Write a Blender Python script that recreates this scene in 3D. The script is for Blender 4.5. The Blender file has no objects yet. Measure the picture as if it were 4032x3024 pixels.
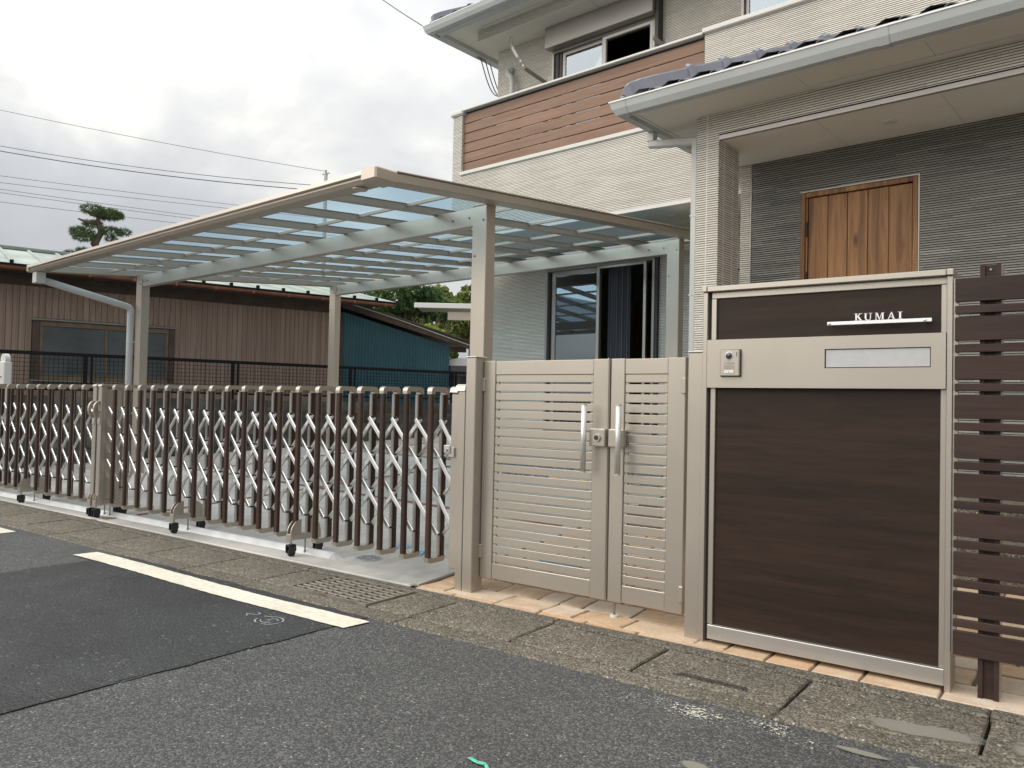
import bpy, bmesh, math, random
import numpy as np
from mathutils import Matrix, Vector
random.seed(7)
sc = bpy.context.scene
R_ = math.radians
col = sc.collection

# ------------------------------------------------------------------ camera
CAMZ = 1.135
yaw, pitch, roll = R_(126.2229), R_(1.4281), R_(1.2314)
fw = Vector((math.cos(pitch)*math.cos(yaw), math.cos(pitch)*math.sin(yaw), math.sin(pitch)))
rt = Vector((math.sin(yaw), -math.cos(yaw), 0)); up = rt.cross(fw)
c_, s_ = math.cos(roll), math.sin(roll)
rt, up = c_*rt + s_*up, -s_*rt + c_*up
cam_d = bpy.data.cameras.new('camera'); cam = bpy.data.objects.new('camera', cam_d); col.objects.link(cam)
cam.matrix_world = Matrix(((rt.x, up.x, -fw.x, 0), (rt.y, up.y, -fw.y, 0), (rt.z, up.z, -fw.z, CAMZ), (0, 0, 0, 1)))
cam_d.sensor_width = 36; cam_d.lens = 27.778; cam_d.clip_start = .05; cam_d.clip_end = 2000
sc.camera = cam
# ------------------------------------------------------------------ sky, sun, exposure
SUN_EL, SUN_AZ = R_(42), R_(236)          # azimuth measured counter-clockwise from +X
w = bpy.data.worlds.new('World'); sc.world = w; w.use_nodes = True
nt = w.node_tree; nt.nodes.clear()
def N(t, typ, **k):
    n = t.nodes.new(typ)
    for a, b in k.items():
        if a in n.bl_rna.properties: setattr(n, a, b)
        else: n.inputs[a.replace('_', ' ')].default_value = b
    return n
def ramp(t, stops, interp='LINEAR'):
    n = t.nodes.new('ShaderNodeValToRGB'); n.color_ramp.interpolation = interp
    el = n.color_ramp.elements
    while len(el) > 1: el.remove(el[-1])
    el[0].position = stops[0][0]; el[0].color = (*stops[0][1], 1)
    for p, c in stops[1:]:
        e = el.new(p); e.color = (*c, 1)
    return n
L = nt.links.new
sky = N(nt, 'ShaderNodeTexSky', sky_type='NISHITA', sun_disc=False, sun_elevation=SUN_EL, sun_rotation=R_(90)-SUN_AZ, air_density=1.0, dust_density=2.5)
skys = N(nt, 'ShaderNodeVectorMath', operation='SCALE'); skys.inputs['Scale'].default_value = .10
L(sky.outputs[0], skys.inputs[0])
tc = N(nt, 'ShaderNodeTexCoord'); sep = N(nt, 'ShaderNodeSeparateXYZ'); L(tc.outputs['Generated'], sep.inputs[0])
# cloud deck: project the view direction on a layer overhead, so that clouds flatten towards the horizon
zc = N(nt, 'ShaderNodeMath', operation='MAXIMUM'); zc.inputs[1].default_value = 0.0; L(sep.outputs[2], zc.inputs[0])
za = N(nt, 'ShaderNodeMath', operation='ADD'); za.inputs[1].default_value = .42; L(zc.outputs[0], za.inputs[0])
inv = N(nt, 'ShaderNodeMath', operation='DIVIDE'); inv.inputs[0].default_value = 1.0; L(za.outputs[0], inv.inputs[1])
pl = N(nt, 'ShaderNodeVectorMath', operation='SCALE'); L(tc.outputs['Generated'], pl.inputs[0]); L(inv.outputs[0], pl.inputs['Scale'])
mpn = N(nt, 'ShaderNodeMapping'); mpn.inputs['Location'].default_value = (3.1, 1.15, 0); mpn.inputs['Rotation'].default_value = (0, 0, R_(20)); L(pl.outputs[0], mpn.inputs[0])
n1 = N(nt, 'ShaderNodeTexNoise', noise_dimensions='3D', Scale=1.9, Detail=7.0, Roughness=.52, Distortion=.25); L(mpn.outputs[0], n1.inputs['Vector'])
cr = ramp(nt, [(.30, (.29, .298, .312)), (.46, (.335, .342, .354)), (.55, (.42, .42, .415)), (.64, (.56, .55, .51)), (.76, (.95, .93, .84))])
L(n1.outputs[0], cr.inputs[0])
# an overcast sky is brighter overhead than at the horizon (1 + 2 sin) / 3
g1 = N(nt, 'ShaderNodeMath', operation='MULTIPLY_ADD'); g1.inputs[1].default_value = 1.35; g1.inputs[2].default_value = .80; L(zc.outputs[0], g1.inputs[0])
cl = N(nt, 'ShaderNodeVectorMath', operation='SCALE'); L(cr.outputs[0], cl.inputs[0]); L(g1.outputs[0], cl.inputs['Scale'])
mixs = N(nt, 'ShaderNodeMixRGB'); mixs.inputs[0].default_value = .95; L(skys.outputs[0], mixs.inputs[1]); L(cl.outputs[0], mixs.inputs[2])
bg = N(nt, 'ShaderNodeBackground'); bg.inputs['Strength'].default_value = 1.0; L(mixs.outputs[0], bg.inputs[0])
wo = N(nt, 'ShaderNodeOutputWorld'); L(bg.outputs[0], wo.inputs[0])
sun_d = bpy.data.lights.new('sun', 'SUN'); sun_d.energy = 1.5; sun_d.angle = R_(70); sun_d.color = (1, .95, .86)
sun = bpy.data.objects.new('sun', sun_d); col.objects.link(sun)
sdir = Vector((math.cos(SUN_EL)*math.cos(SUN_AZ), math.cos(SUN_EL)*math.sin(SUN_AZ), math.sin(SUN_EL)))
sun.rotation_euler = sdir.to_track_quat('Z', 'Y').to_euler(); sun.location = sdir*40
sc.view_settings.view_transform = 'Standard'; sc.view_settings.look = 'None'
sc.view_settings.exposure = .84; sc.view_settings.gamma = 1
sc.render.engine = 'CYCLES'
sc.cycles.max_bounces = 8; sc.cycles.transparent_max_bounces = 24

# ------------------------------------------------------------------ materials
MT = {}
def newmat(name):
    m = bpy.data.materials.new(name); m.use_nodes = True; t = m.node_tree; t.nodes.clear()
    o = t.nodes.new('ShaderNodeOutputMaterial'); b = t.nodes.new('ShaderNodeBsdfPrincipled')
    t.links.new(b.outputs[0], o.inputs[0]); MT[name] = m
    return m, t, b, o
def coords(t, sx=1, sy=1, sz=1, kind='Object', off=True):
    tc = t.nodes.new('ShaderNodeTexCoord'); mp = t.nodes.new('ShaderNodeMapping')
    mp.inputs['Scale'].default_value = (sx, sy, sz)
    t.links.new(tc.outputs[kind], mp.inputs[0])
    if off:
        oi = t.nodes.new('ShaderNodeObjectInfo'); mu = t.nodes.new('ShaderNodeMath'); mu.operation = 'MULTIPLY'; mu.inputs[1].default_value = 37.0
        t.links.new(oi.outputs['Random'], mu.inputs[0]); t.links.new(mu.outputs[0], mp.inputs['Location'])
    return mp.outputs[0]
def noise(t, vec, scale, detail=4, rough=.55, dist=0):
    n = N(t, 'ShaderNodeTexNoise', Scale=float(scale), Detail=float(detail), Roughness=rough, Distortion=float(dist)); t.links.new(vec, n.inputs['Vector']); return n.outputs[0]
def bump(t, b, h, strength, dist=.01):
    bn = N(t, 'ShaderNodeBump', Strength=strength, Distance=dist); t.links.new(h, bn.inputs['Height']); t.links.new(bn.outputs[0], b.inputs['Normal']); return bn
def mixc(t, fac, a, b, mode='MIX'):
    m = t.nodes.new('ShaderNodeMixRGB'); m.blend_type = mode
    for i, v in ((0, fac), (1, a), (2, b)):
        if hasattr(v, 'default_value'): t.links.new(v, m.inputs[i])
        elif isinstance(v, (tuple, list)): m.inputs[i].default_value = (*v, 1)
        else: m.inputs[i].default_value = v
    return m.outputs[0]
def rnd(t):
    return t.nodes.new('ShaderNodeObjectInfo').outputs['Random']
def mk(name, base, rough=.5, metal=0., var=.12, vscale=3., st=(1, 1, 1), bmp=0., bscale=60., spec=.5, rvar=.1, orand=0.):
    m, t, b, o = newmat(name)
    v = coords(t, *st); n = noise(t, v, vscale, 5)
    lo = tuple(c*(1-var) for c in base); hi = tuple(min(1, c*(1+var)) for c in base)
    r = ramp(t, [(.3, lo), (.7, hi)]); t.links.new(n, r.inputs[0]); c = r.outputs[0]
    if orand:
        q = ramp(t, [(0, (1-orand,)*3), (1, (1+orand,)*3)]); t.links.new(rnd(t), q.inputs[0]); c = mixc(t, 1.0, c, q.outputs[0], 'MULTIPLY')
    t.links.new(c, b.inputs['Base Color'])
    b.inputs['Metallic'].default_value = metal; b.inputs['Specular IOR Level'].default_value = spec
    rr = N(t, 'ShaderNodeMapRange'); rr.inputs[3].default_value = max(0, rough-rvar); rr.inputs[4].default_value = min(1, rough+rvar); t.links.new(n, rr.inputs[0]); t.links.new(rr.outputs[0], b.inputs['Roughness'])
    if bmp: bump(t, b, noise(t, v, bscale, 3), bmp, .004)
    return m
mk('beige_alu', (.475, .430, .372), .33, .68, .03, 2., bmp=.015, bscale=300, rvar=.04)
mk('beige_dark', (.42, .385, .335), .5, .2, .05, 2.)
mk('grey_alu', (.53, .465, .395), .38, .6, .03, 2., bmp=.015, bscale=300, rvar=.04)
mk('silver', (.80, .80, .79), .30, .85, .03, 8., st=(1, 1, 1))
mk('handle_satin', (.66, .66, .63), .34, .6, .03, 3.)
mk('rail_alu', (.90, .91, .92), .38, .5, .05, 3., st=(.6, 6, 6))
mk('brush_alu', (.55, .53, .50), .36, .8, .07, 1.2, st=(.7, 8, 14))
mk('steel_bolt', (.35, .34, .33), .3, .9, .1)
mk('black_plastic', (.012, .013, .014), .45, 0, .2)
mk('black_metal', (.007, .007, .008), .6, 0, .2, orand=.2, spec=.2)
mk('rubber', (.02, .02, .022), .7)
mk('white_metal', (.70, .70, .68), .4, .1, .03)
mk('cap_light', (.64, .60, .54), .4, .3, .03)
mk('white_plastic', (.70, .70, .66), .45, 0, .04)
mk('pipe_white', (.52, .525, .51), .4, 0, .05)
mk('gutter_white', (.50, .52, .52), .4, 0, .05, bmp=.02)
mk('soffit', (.70, .67, .60), .8, 0, .05, 1.5, bmp=.05, bscale=200)
mk('ceiling_panel', (.80, .78, .72), .8, 0, .05, 1.5, bmp=.05, bscale=200)
mk('trim_white', (.66, .65, .61), .5, 0, .04)
mk('frame_alu', (.34, .32, .30), .4, .5, .05)
mk('frame_dark', (.05, .045, .045), .5, .3, .1)
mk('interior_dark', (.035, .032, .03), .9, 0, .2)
mk('interior_wall', (.40, .38, .34), .9, 0, .1)
mk('curtain', (.16, .17, .2), .9, 0, .25, 30, st=(1, 1, .02))
mk('brown_door', (.24, .11, .05), .5, 0, .3, 6, st=(6, 6, .4))
mk('plate_white', (.85, .85, .86), .35, .3, .02)
mk('frost', (.48, .48, .49), .35, .1, .03, 40)
mk('tile_roof', (.21, .215, .25), .26, 0, .10, 5, bmp=.03, spec=.6, orand=.12)
mk('hole_dark', (.02, .015, .015), .9)
mk('copper_gutter', (.20, .075, .045), .4, 0, .3, 4, spec=.5)
mk('green_roof', (.36, .42, .38), .5, .1, .22, 2.2, st=(1, .35, 1), bmp=.05, bscale=30)
mk('weather_wood', (.075, .055, .045), .8, 0, .35, 5, st=(1, 1, 1), bmp=.3)
mk('window_wood', (.16, .115, .075), .6, 0, .25, 6)
mk('grey_sill', (.22, .25, .23), .5, .2, .15)
mk('neigh_glass', (.05, .065, .07), .18, 0, .35, 1.4, st=(1, 1, 1.6), spec=.9)
mk('wire', (.10, .10, .11), .6)
mk('concrete_pole', (.36, .34, .31), .8, 0, .12, 2)
mk('car_white', (.78, .78, .80), .2, .0, .02, spec=.7)
mk('car_glass', (.03, .035, .04), .08, 0, .1, spec=.9)
mk('bark', (.09, .065, .045), .9, 0, .35, 12, bmp=.6, bscale=30)
mk('dry_twig', (.20, .13, .09), .8, 0, .3)
mk('blue_paint', (.16, .38, .60), .6, 0, .25, 12)
mk('lid_grey', (.36, .38, .40), .5, .1, .2, 30, bmp=.3, bscale=90)
mk('stop_block', (.38, .385, .38), .8, 0, .15, 6, bmp=.2)
mk('reflector', (.85, .42, .03), .3, 0, .1)
mk('cast_iron', (.23, .205, .17), .6, .4, .3, 14, bmp=.3, bscale=120)
mk('brick_red', (.20, .095, .065), .85, 0, .3, 9, bmp=.3, orand=.25)
mk('gravel_bed', (.14, .14, .145), .9)
mk('earth', (.16, .15, .12), .95, 0, .3, .5)
mk('grout', (.12, .095, .072), .95, 0, .25, 9, bmp=.4, bscale=120)
mk('chalk', (.30, .335, .33), .95, 0, .3, 60)
mk('green_chalk', (.12, .50, .36), .95, 0, .35, 80)
mk('cement', (.27, .25, .21), .95, 0, .18, 14, bmp=.3, bscale=150)

# brown wood-grain laminate, grain along local X
def wood(name, base, dark, stretch, rough=.42, scale=2.2, spec=.4, orand=.15, bm=.05):
    m, t, b, o = newmat(name); v = coords(t, *stretch)
    n = noise(t, v, scale, 8, .62, .6); n2 = noise(t, v, scale*.23, 3, .5)
    r = ramp(t, [(.30, dark), (.72, base)]); t.links.new(n, r.inputs[0])
    r2 = ramp(t, [(.3, (.80,)*3), (.7, (1.18,)*3)]); t.links.new(n2, r2.inputs[0])
    c = mixc(t, 1.0, r.outputs[0], r2.outputs[0], 'MULTIPLY')
    q = ramp(t, [(0, (1-orand,)*3), (1, (1+orand,)*3)]); t.links.new(rnd(t), q.inputs[0]); c = mixc(t, 1.0, c, q.outputs[0], 'MULTIPLY')
    t.links.new(c, b.inputs['Base Color']); b.inputs['Roughness'].default_value = rough; b.inputs['Specular IOR Level'].default_value = spec
    if bm: bump(t, b, n, bm, .003)
    return m
wood('panel_brown', (.040, .0225, .0145), (.020, .0112, .0078), (1.1, 14, 14), orand=.0, spec=.25, rough=.5)
wood('slat_brown', (.056, .033, .027), (.034, .020, .017), (1.4, 18, 18), orand=.10, spec=.25, rough=.5)
wood('post_brown', (.062, .032, .022), (.030, .016, .012), (18, 18, 1.2), orand=.1)
wood('plank_brown', (.285, .170, .115), (.215, .125, .083), (1.2, 16, 16), rough=.6, orand=.06)
wood('board_wall', (.36, .275, .228), (.26, .19, .155), (22, 22, 1.6), rough=.75, spec=.3, orand=.035, bm=.2)

def door_wood():
    m, t, b, o = newmat('door_wood')
    v = coords(t, 12, 12, .9); n = noise(t, v, 1.8, 8, .62, .8)
    r = ramp(t, [(.28, (.145, .062, .022)), (.5, (.27, .130, .050)), (.74, (.40, .215, .090))]); t.links.new(n, r.inputs[0])
    v2 = coords(t, 5, 5, 1.7); vo = N(t, 'ShaderNodeTexVoronoi', Scale=1.0); t.links.new(v2, vo.inputs['Vector'])
    k = ramp(t, [(.06, (.35, .30, .28)), (.14, (1, 1, 1))]); t.links.new(vo.outputs['Distance'], k.inputs[0])
    c = mixc(t, 1.0, r.outputs[0], k.outputs[0], 'MULTIPLY')
    v3 = coords(t, 17, 17, .25); n3 = noise(t, v3, 1.0, 2); r3 = ramp(t, [(.35, (.78,)*3), (.65, (1.22,)*3)]); t.links.new(n3, r3.inputs[0])
    c = mixc(t, 1.0, c, r3.outputs[0], 'MULTIPLY')
    t.links.new(c, b.inputs['Base Color']); b.inputs['Roughness'].default_value = .5; b.inputs['Specular IOR Level'].default_value = .35
    bump(t, b, n, .12, .003)
door_wood()

ROW = .019
def siding(name, cols, groove, rough=.8):
    m, t, b, o = newmat(name)
    tc = t.nodes.new('ShaderNodeTexCoord'); sp = t.nodes.new('ShaderNodeSeparateXYZ'); t.links.new(tc.outputs['Object'], sp.inputs[0])
    def ma(op, a, bb=None, c=None):
        n = t.nodes.new('ShaderNodeMath'); n.operation = op
        for i, x in enumerate((a, bb, c)):
            if x is None: continue
            if hasattr(x, 'default_value'): t.links.new(x, n.inputs[i])
            else: n.inputs[i].default_value = x
        return n.outputs[0]
    row = ma('FLOOR', ma('DIVIDE', sp.outputs[2], ROW))
    along = ma('ADD', sp.outputs[0], sp.outputs[1])
    wn = N(t, 'ShaderNodeTexWhiteNoise', noise_dimensions='1D'); t.links.new(row, wn.inputs['W'])
    u = ma('ADD', ma('DIVIDE', along, .30), ma('MULTIPLY', wn.outputs[0], 7.3))
    cell = ma('FLOOR', u); fr = ma('FRACT', u)
    w2 = N(t, 'ShaderNodeTexWhiteNoise', noise_dimensions='2D'); cv = t.nodes.new('ShaderNodeCombineXYZ'); t.links.new(cell, cv.inputs[0]); t.links.new(row, cv.inputs[1]); t.links.new(cv.outputs[0], w2.inputs['Vector'])
    r = ramp(t, [(i/(len(cols)-1), c) for i, c in enumerate(cols)]); t.links.new(w2.outputs[0], r.inputs[0])
    v = coords(t, 1, 1, 1, off=False); nf = noise(t, v, 70, 4, .6); q = ramp(t, [(.3, (.88,)*3), (.7, (1.1,)*3)]); t.links.new(nf, q.inputs[0])
    nb = noise(t, v, .8, 3, .6); qb = ramp(t, [(.3, (.92,)*3), (.7, (1.06,)*3)]); t.links.new(nb, qb.inputs[0])
    c = mixc(t, 1.0, r.outputs[0], q.outputs[0], 'MULTIPLY'); c = mixc(t, 1.0, c, qb.outputs[0], 'MULTIPLY')
    fz = ma('FRACT', ma('DIVIDE', sp.outputs[2], ROW)); gm = ma('LESS_THAN', fz, .25)
    em = ma('LESS_THAN', fr, .010)
    c = mixc(t, gm, c, groove); c = mixc(t, ma('MULTIPLY', em, .35), c, groove)  # shading in the recess between rows is put into the groove colour
    t.links.new(c, b.inputs['Base Color']); b.inputs['Roughness'].default_value = rough; b.inputs['Specular IOR Level'].default_value = .3
    bump(t, b, nf, .25, .003)
siding('siding_cream', [(.67, .63, .555), (.72, .68, .605), (.765, .73, .66), (.70, .66, .585), (.80, .77, .705), (.735, .69, .61)], (.20, .18, .15))
siding('siding_grey', [(.22, .22, .205), (.27, .267, .245), (.32, .314, .286), (.245, .243, .226), (.37, .36, .33)], (.014, .014, .014))

def asphalt(name, base, stone, thr, rough, dark=.75, sc_=105., bm=.6):
    m, t, b, o = newmat(name); v = coords(t, 1, 1, 1, off=False)
    vo = N(t, 'ShaderNodeTexVoronoi', Scale=sc_); t.links.new(v, vo.inputs['Vector'])
    sp = t.nodes.new('ShaderNodeSeparateColor'); t.links.new(vo.outputs['Color'], sp.inputs[0])
    lo = tuple(c*.55 for c in base)
    r = ramp(t, [(0, lo), (thr, base), (thr+.10, tuple((a+s)/2 for a, s in zip(base, stone))), (.985, stone), (1, tuple(min(.8, s*2.4) for s in stone))]); t.links.new(sp.outputs[0], r.inputs[0])
    n = noise(t, v, 1.3, 5, .6); q = ramp(t, [(.3, (dark,)*3), (.7, (1.2,)*3)]); t.links.new(n, q.inputs[0])
    c = mixc(t, 1.0, r.outputs[0], q.outputs[0], 'MULTIPLY')
    nf = noise(t, v, 420, 2); q2 = ramp(t, [(.3, (.75,)*3), (.7, (1.25,)*3)]); t.links.new(nf, q2.inputs[0]); c = mixc(t, 1.0, c, q2.outputs[0], 'MULTIPLY')
    t.links.new(c, b.inputs['Base Color'])
    rr = N(t, 'ShaderNodeMapRange'); rr.inputs[1].default_value = .35; rr.inputs[2].default_value = .65; rr.inputs[3].default_value = rough-.14; rr.inputs[4].default_value = min(1, rough+.1); t.links.new(n, rr.inputs[0]); t.links.new(rr.outputs[0], b.inputs['Roughness'])
    n2 = noise(t, v, 45, 4, .7)
    ad = N(t, 'ShaderNodeMath', operation='MULTIPLY_ADD'); ad.inputs[1].default_value = -.6; t.links.new(vo.outputs['Distance'], ad.inputs[0]); t.links.new(n2, ad.inputs[2])
    bump(t, b, ad.outputs[0], bm, .006)
asphalt('asphalt_old', (.066, .067, .066), (.135, .133, .127), .60, .70, .78, 150.)
asphalt('asphalt_new', (.040, .041, .043), (.075, .076, .077), .88, .40, .58, 90, bm=1.0)
asphalt('lid_concrete', (.115, .100, .076), (.24, .215, .170), .50, .85, .72, 140)
asphalt('old_kerb', (.095, .083, .064), (.20, .18, .145), .50, .88, .65, 140)
asphalt('far_ground', (.14, .14, .13), (.2, .2, .19), .6, .9)

def concrete():
    m, t, b, o = newmat('slab_concrete'); v = coords(t, 1, 1, 1, off=False)
    n = noise(t, v, .9, 6, .6, .4); r = ramp(t, [(.30, (.27, .265, .25)), (.47, (.40, .39, .36)), (.62, (.50, .485, .45)), (.75, (.55, .535, .495))]); t.links.new(n, r.inputs[0])
    v2 = coords(t, 6, 1.2, 1, off=False); n2 = noise(t, v2, 3.5, 6, .7); q = ramp(t, [(.3, (.86,)*3), (.7, (1.08,)*3)]); t.links.new(n2, q.inputs[0])
    c = mixc(t, 1.0, r.outputs[0], q.outputs[0], 'MULTIPLY'); t.links.new(c, b.inputs['Base Color'])
    rr = N(t, 'ShaderNodeMapRange'); rr.inputs[3].default_value = .45; rr.inputs[4].default_value = .9; t.links.new(n, rr.inputs[0]); t.links.new(rr.outputs[0], b.inputs['Roughness'])
    bump(t, b, n2, .15, .004)
concrete()
def blockmat():
    m, t, b, o = newmat('block_wall'); v = coords(t, 1, 1, 1)
    n = noise(t, v, 2.2, 7, .65); r = ramp(t, [(.28, (.022, .021, .019)), (.5, (.075, .073, .068)), (.75, (.20, .195, .18))]); t.links.new(n, r.inputs[0])
    n2 = noise(t, v, .7, 2); g = ramp(t, [(.45, (1, 1, 1)), (.7, (.85, .95, .70))]); t.links.new(n2, g.inputs[0]); c = mixc(t, 1.0, r.outputs[0], g.outputs[0], 'MULTIPLY')
    t.links.new(c, b.inputs['Base Color']); b.inputs['Roughness'].default_value = .95; bump(t, b, noise(t, v, 60, 4), .4, .006)
blockmat()
def stonemat():
    m, t, b, o = newmat('flagstone'); v = coords(t, 1, 1, 1)
    n = noise(t, v, 6, 7, .62, .7); r = ramp(t, [(.28, (.45, .32, .215)), (.48, (.54, .42, .31)), (.66, (.60, .50, .39)), (.8, (.62, .56, .475))]); t.links.new(n, r.inputs[0])
    q = ramp(t, [(0, (1.02, .86, .70)), (.3, (1.0, 1.0, .98)), (.5, (1.06, 1.10, 1.14)), (.7, (.92, .84, .74)), (.9, (1.05, .88, .72)), (1, (.90, .90, .92))]); t.links.new(rnd(t), q.inputs[0])
    c = mixc(t, 1.0, r.outputs[0], q.outputs[0], 'MULTIPLY')
    nf = noise(t, v, 90, 3); q2 = ramp(t, [(.3, (.90,)*3), (.7, (1.07,)*3)]); t.links.new(nf, q2.inputs[0]); c = mixc(t, 1.0, c, q2.outputs[0], 'MULTIPLY')
    t.links.new(c, b.inputs['Base Color']); b.inputs['Roughness'].default_value = .8; b.inputs['Specular IOR Level'].default_value = .3
    bump(t, b, noise(t, v, 14, 6, .65), .4, .012)
stonemat()
def linemat():
    m, t, b, o = newmat('road_paint'); v = coords(t, 1, 1, 1, off=False)
    n = noise(t, v, 26, 7, .72); r = ramp(t, [(.27, (.30, .28, .24)), (.36, (.66, .62, .52)), (.6, (.82, .79, .68))]); t.links.new(n, r.inputs[0])
    n2 = noise(t, v, 3, 4); q = ramp(t, [(.3, (.84, .82, .78)), (.7, (1, 1, 1))]); t.links.new(n2, q.inputs[0])
    t.links.new(mixc(t, 1.0, r.outputs[0], q.outputs[0], 'MULTIPLY'), b.inputs['Base Color']); b.inputs['Roughness'].default_value = .75
    bump(t, b, noise(t, v, 130, 3), .3, .004)
linemat()
def decalmat(name, c, worn):
    m, t, b, o = newmat(name); tc = t.nodes.new('ShaderNodeTexCoord'); b.inputs['Roughness'].default_value = .9
    mp = t.nodes.new('ShaderNodeMapping'); mp.inputs['Location'].default_value = (-1, -1, 0); mp.inputs['Scale'].default_value = (2, 2, 0); t.links.new(tc.outputs['Generated'], mp.inputs[0])
    ln_ = t.nodes.new('ShaderNodeVectorMath'); ln_.operation = 'LENGTH'; t.links.new(mp.outputs[0], ln_.inputs[0])
    v = coords(t, 1, 1, 1)
    if worn:
        n1_ = noise(t, v, 75, 5, .75); n2_ = noise(t, v, 6, 3)
        a = N(t, 'ShaderNodeMath', operation='MULTIPLY_ADD'); a.inputs[1].default_value = .42; t.links.new(n2_, a.inputs[0]); t.links.new(n1_, a.inputs[2])
        a2 = N(t, 'ShaderNodeMath', operation='MULTIPLY_ADD'); a2.inputs[1].default_value = -.10; t.links.new(ln_.outputs['Value'], a2.inputs[0]); t.links.new(a.outputs[0], a2.inputs[2])
        r = ramp(t, [(.735, (0, 0, 0)), (.765, (1, 1, 1))]); t.links.new(a2.outputs[0], r.inputs[0])
    else:
        n1_ = noise(t, v, 9, 6, .6); a = N(t, 'ShaderNodeMath', operation='MULTIPLY_ADD'); a.inputs[1].default_value = 1.3; t.links.new(n1_, a.inputs[0]); t.links.new(ln_.outputs['Value'], a.inputs[2])
        r = ramp(t, [(0, (.85, .85, .85)), (.80, (.8, .8, .8)), (1.0, (0, 0, 0))])
        a.inputs[1].default_value = .75
        s2 = N(t, 'ShaderNodeMath', operation='SUBTRACT'); s2.inputs[1].default_value = .20; t.links.new(a.outputs[0], s2.inputs[0]); t.links.new(s2.outputs[0], r.inputs[0])
    b.inputs['Base Color'].default_value = (*c, 1)
    tr = t.nodes.new('ShaderNodeBsdfTransparent'); mx = t.nodes.new('ShaderNodeMixShader'); t.links.new(r.outputs[0], mx.inputs[0]); t.links.new(tr.outputs[0], mx.inputs[1]); t.links.new(b.outputs[0], mx.inputs[2]); t.links.new(mx.outputs[0], o.inputs[0])
decalmat('cement_soft', (.26, .245, .205), False); decalmat('worn_paint', (.62, .60, .50), True)
def bluemetal():
    m, t, b, o = newmat('blue_metal'); v = coords(t, 1, 1, 1)
    n = noise(t, v, 1.5, 5); r = ramp(t, [(.3, (.030, .105, .140)), (.7, (.045, .140, .180))]); t.links.new(n, r.inputs[0]); t.links.new(r.outputs[0], b.inputs['Base Color']); b.inputs['Roughness'].default_value = .5; b.inputs['Metallic'].default_value = .1
bluemetal()
def glassmat(name, tint, gl, rough=.02, refl=(1, 1, 1)):
    m = bpy.data.materials.new(name); m.use_nodes = True; t = m.node_tree; t.nodes.clear(); MT[name] = m
    o = t.nodes.new('ShaderNodeOutputMaterial'); tr = t.nodes.new('ShaderNodeBsdfTransparent'); tr.inputs[0].default_value = (*tint, 1)
    g = t.nodes.new('ShaderNodeBsdfGlossy'); g.inputs['Roughness'].default_value = rough; g.inputs[0].default_value = (*refl, 1)
    f = t.nodes.new('ShaderNodeFresnel'); f.inputs[0].default_value = 1.5
    a = N(t, 'ShaderNodeMath', operation='MULTIPLY_ADD'); a.inputs[1].default_value = 1.0; a.inputs[2].default_value = gl; t.links.new(f.outputs[0], a.inputs[0])
    cl = N(t, 'ShaderNodeMath', operation='MINIMUM'); cl.inputs[1].default_value = 1; t.links.new(a.outputs[0], cl.inputs[0])
    mx = t.nodes.new('ShaderNodeMixShader'); t.links.new(cl.outputs[0], mx.inputs[0]); t.links.new(tr.outputs[0], mx.inputs[1]); t.links.new(g.outputs[0], mx.inputs[2]); t.links.new(mx.outputs[0], o.inputs[0])
def polymat():
    m = bpy.data.materials.new('polycarb'); m.use_nodes = True; t = m.node_tree; t.nodes.clear(); MT['polycarb'] = m
    o = t.nodes.new('ShaderNodeOutputMaterial'); tr = t.nodes.new('ShaderNodeBsdfTransparent'); tr.inputs[0].default_value = (.46, .635, .75, 1)
    tl = t.nodes.new('ShaderNodeBsdfTranslucent'); tl.inputs[0].default_value = (.60, .68, .73, 1)
    g = t.nodes.new('ShaderNodeBsdfGlossy'); g.inputs['Roughness'].default_value = .15
    m1 = t.nodes.new('ShaderNodeMixShader'); m1.inputs[0].default_value = .08; t.links.new(tr.outputs[0], m1.inputs[1]); t.links.new(tl.outputs[0], m1.inputs[2])
    m2 = t.nodes.new('ShaderNodeMixShader'); m2.inputs[0].default_value = .05; t.links.new(m1.outputs[0], m2.inputs[1]); t.links.new(g.outputs[0], m2.inputs[2]); t.links.new(m2.outputs[0], o.inputs[0])
polymat()
glassmat('window_glass', (.40, .45, .46), .16, .015, (.80, .90, 1.0))
def leafmat(name, a, bc, tr=.25):
    m, t, b, o = newmat(name); v = coords(t, 1, 1, 1)
    n = noise(t, v, 1.1, 4); r = ramp(t, [(.3, a), (.7, bc)]); t.links.new(n, r.inputs[0])
    wn = N(t, 'ShaderNodeNewGeometry'); q = ramp(t, [(0, (.65,)*3), (1, (1.35,)*3)]); t.links.new(wn.outputs['Random Per Island'], q.inputs[0])
    c = mixc(t, 1.0, r.outputs[0], q.outputs[0], 'MULTIPLY'); t.links.new(c, b.inputs['Base Color']); b.inputs['Roughness'].default_value = .6
    b.inputs['Specular IOR Level'].default_value = .3
    td = t.nodes.new('ShaderNodeBsdfTranslucent'); t.links.new(c, td.inputs[0]); mx = t.nodes.new('ShaderNodeMixShader'); mx.inputs[0].default_value = tr
    t.links.new(b.outputs[0], mx.inputs[1]); t.links.new(td.outputs[0], mx.inputs[2]); t.links.new(mx.outputs[0], o.inputs[0])
leafmat('pine_needle', (.060, .105, .040), (.115, .170, .062))
leafmat('leaf_dark', (.040, .090, .030), (.085, .155, .045))
leafmat('leaf_mid', (.075, .145, .035), (.15, .22, .055))
leafmat('leaf_olive', (.11, .15, .035), (.21, .23, .06))
leafmat('leaf_lime', (.16, .26, .03), (.26, .36, .05))
leafmat('leaf_brown', (.20, .09, .035), (.28, .15, .07))

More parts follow.
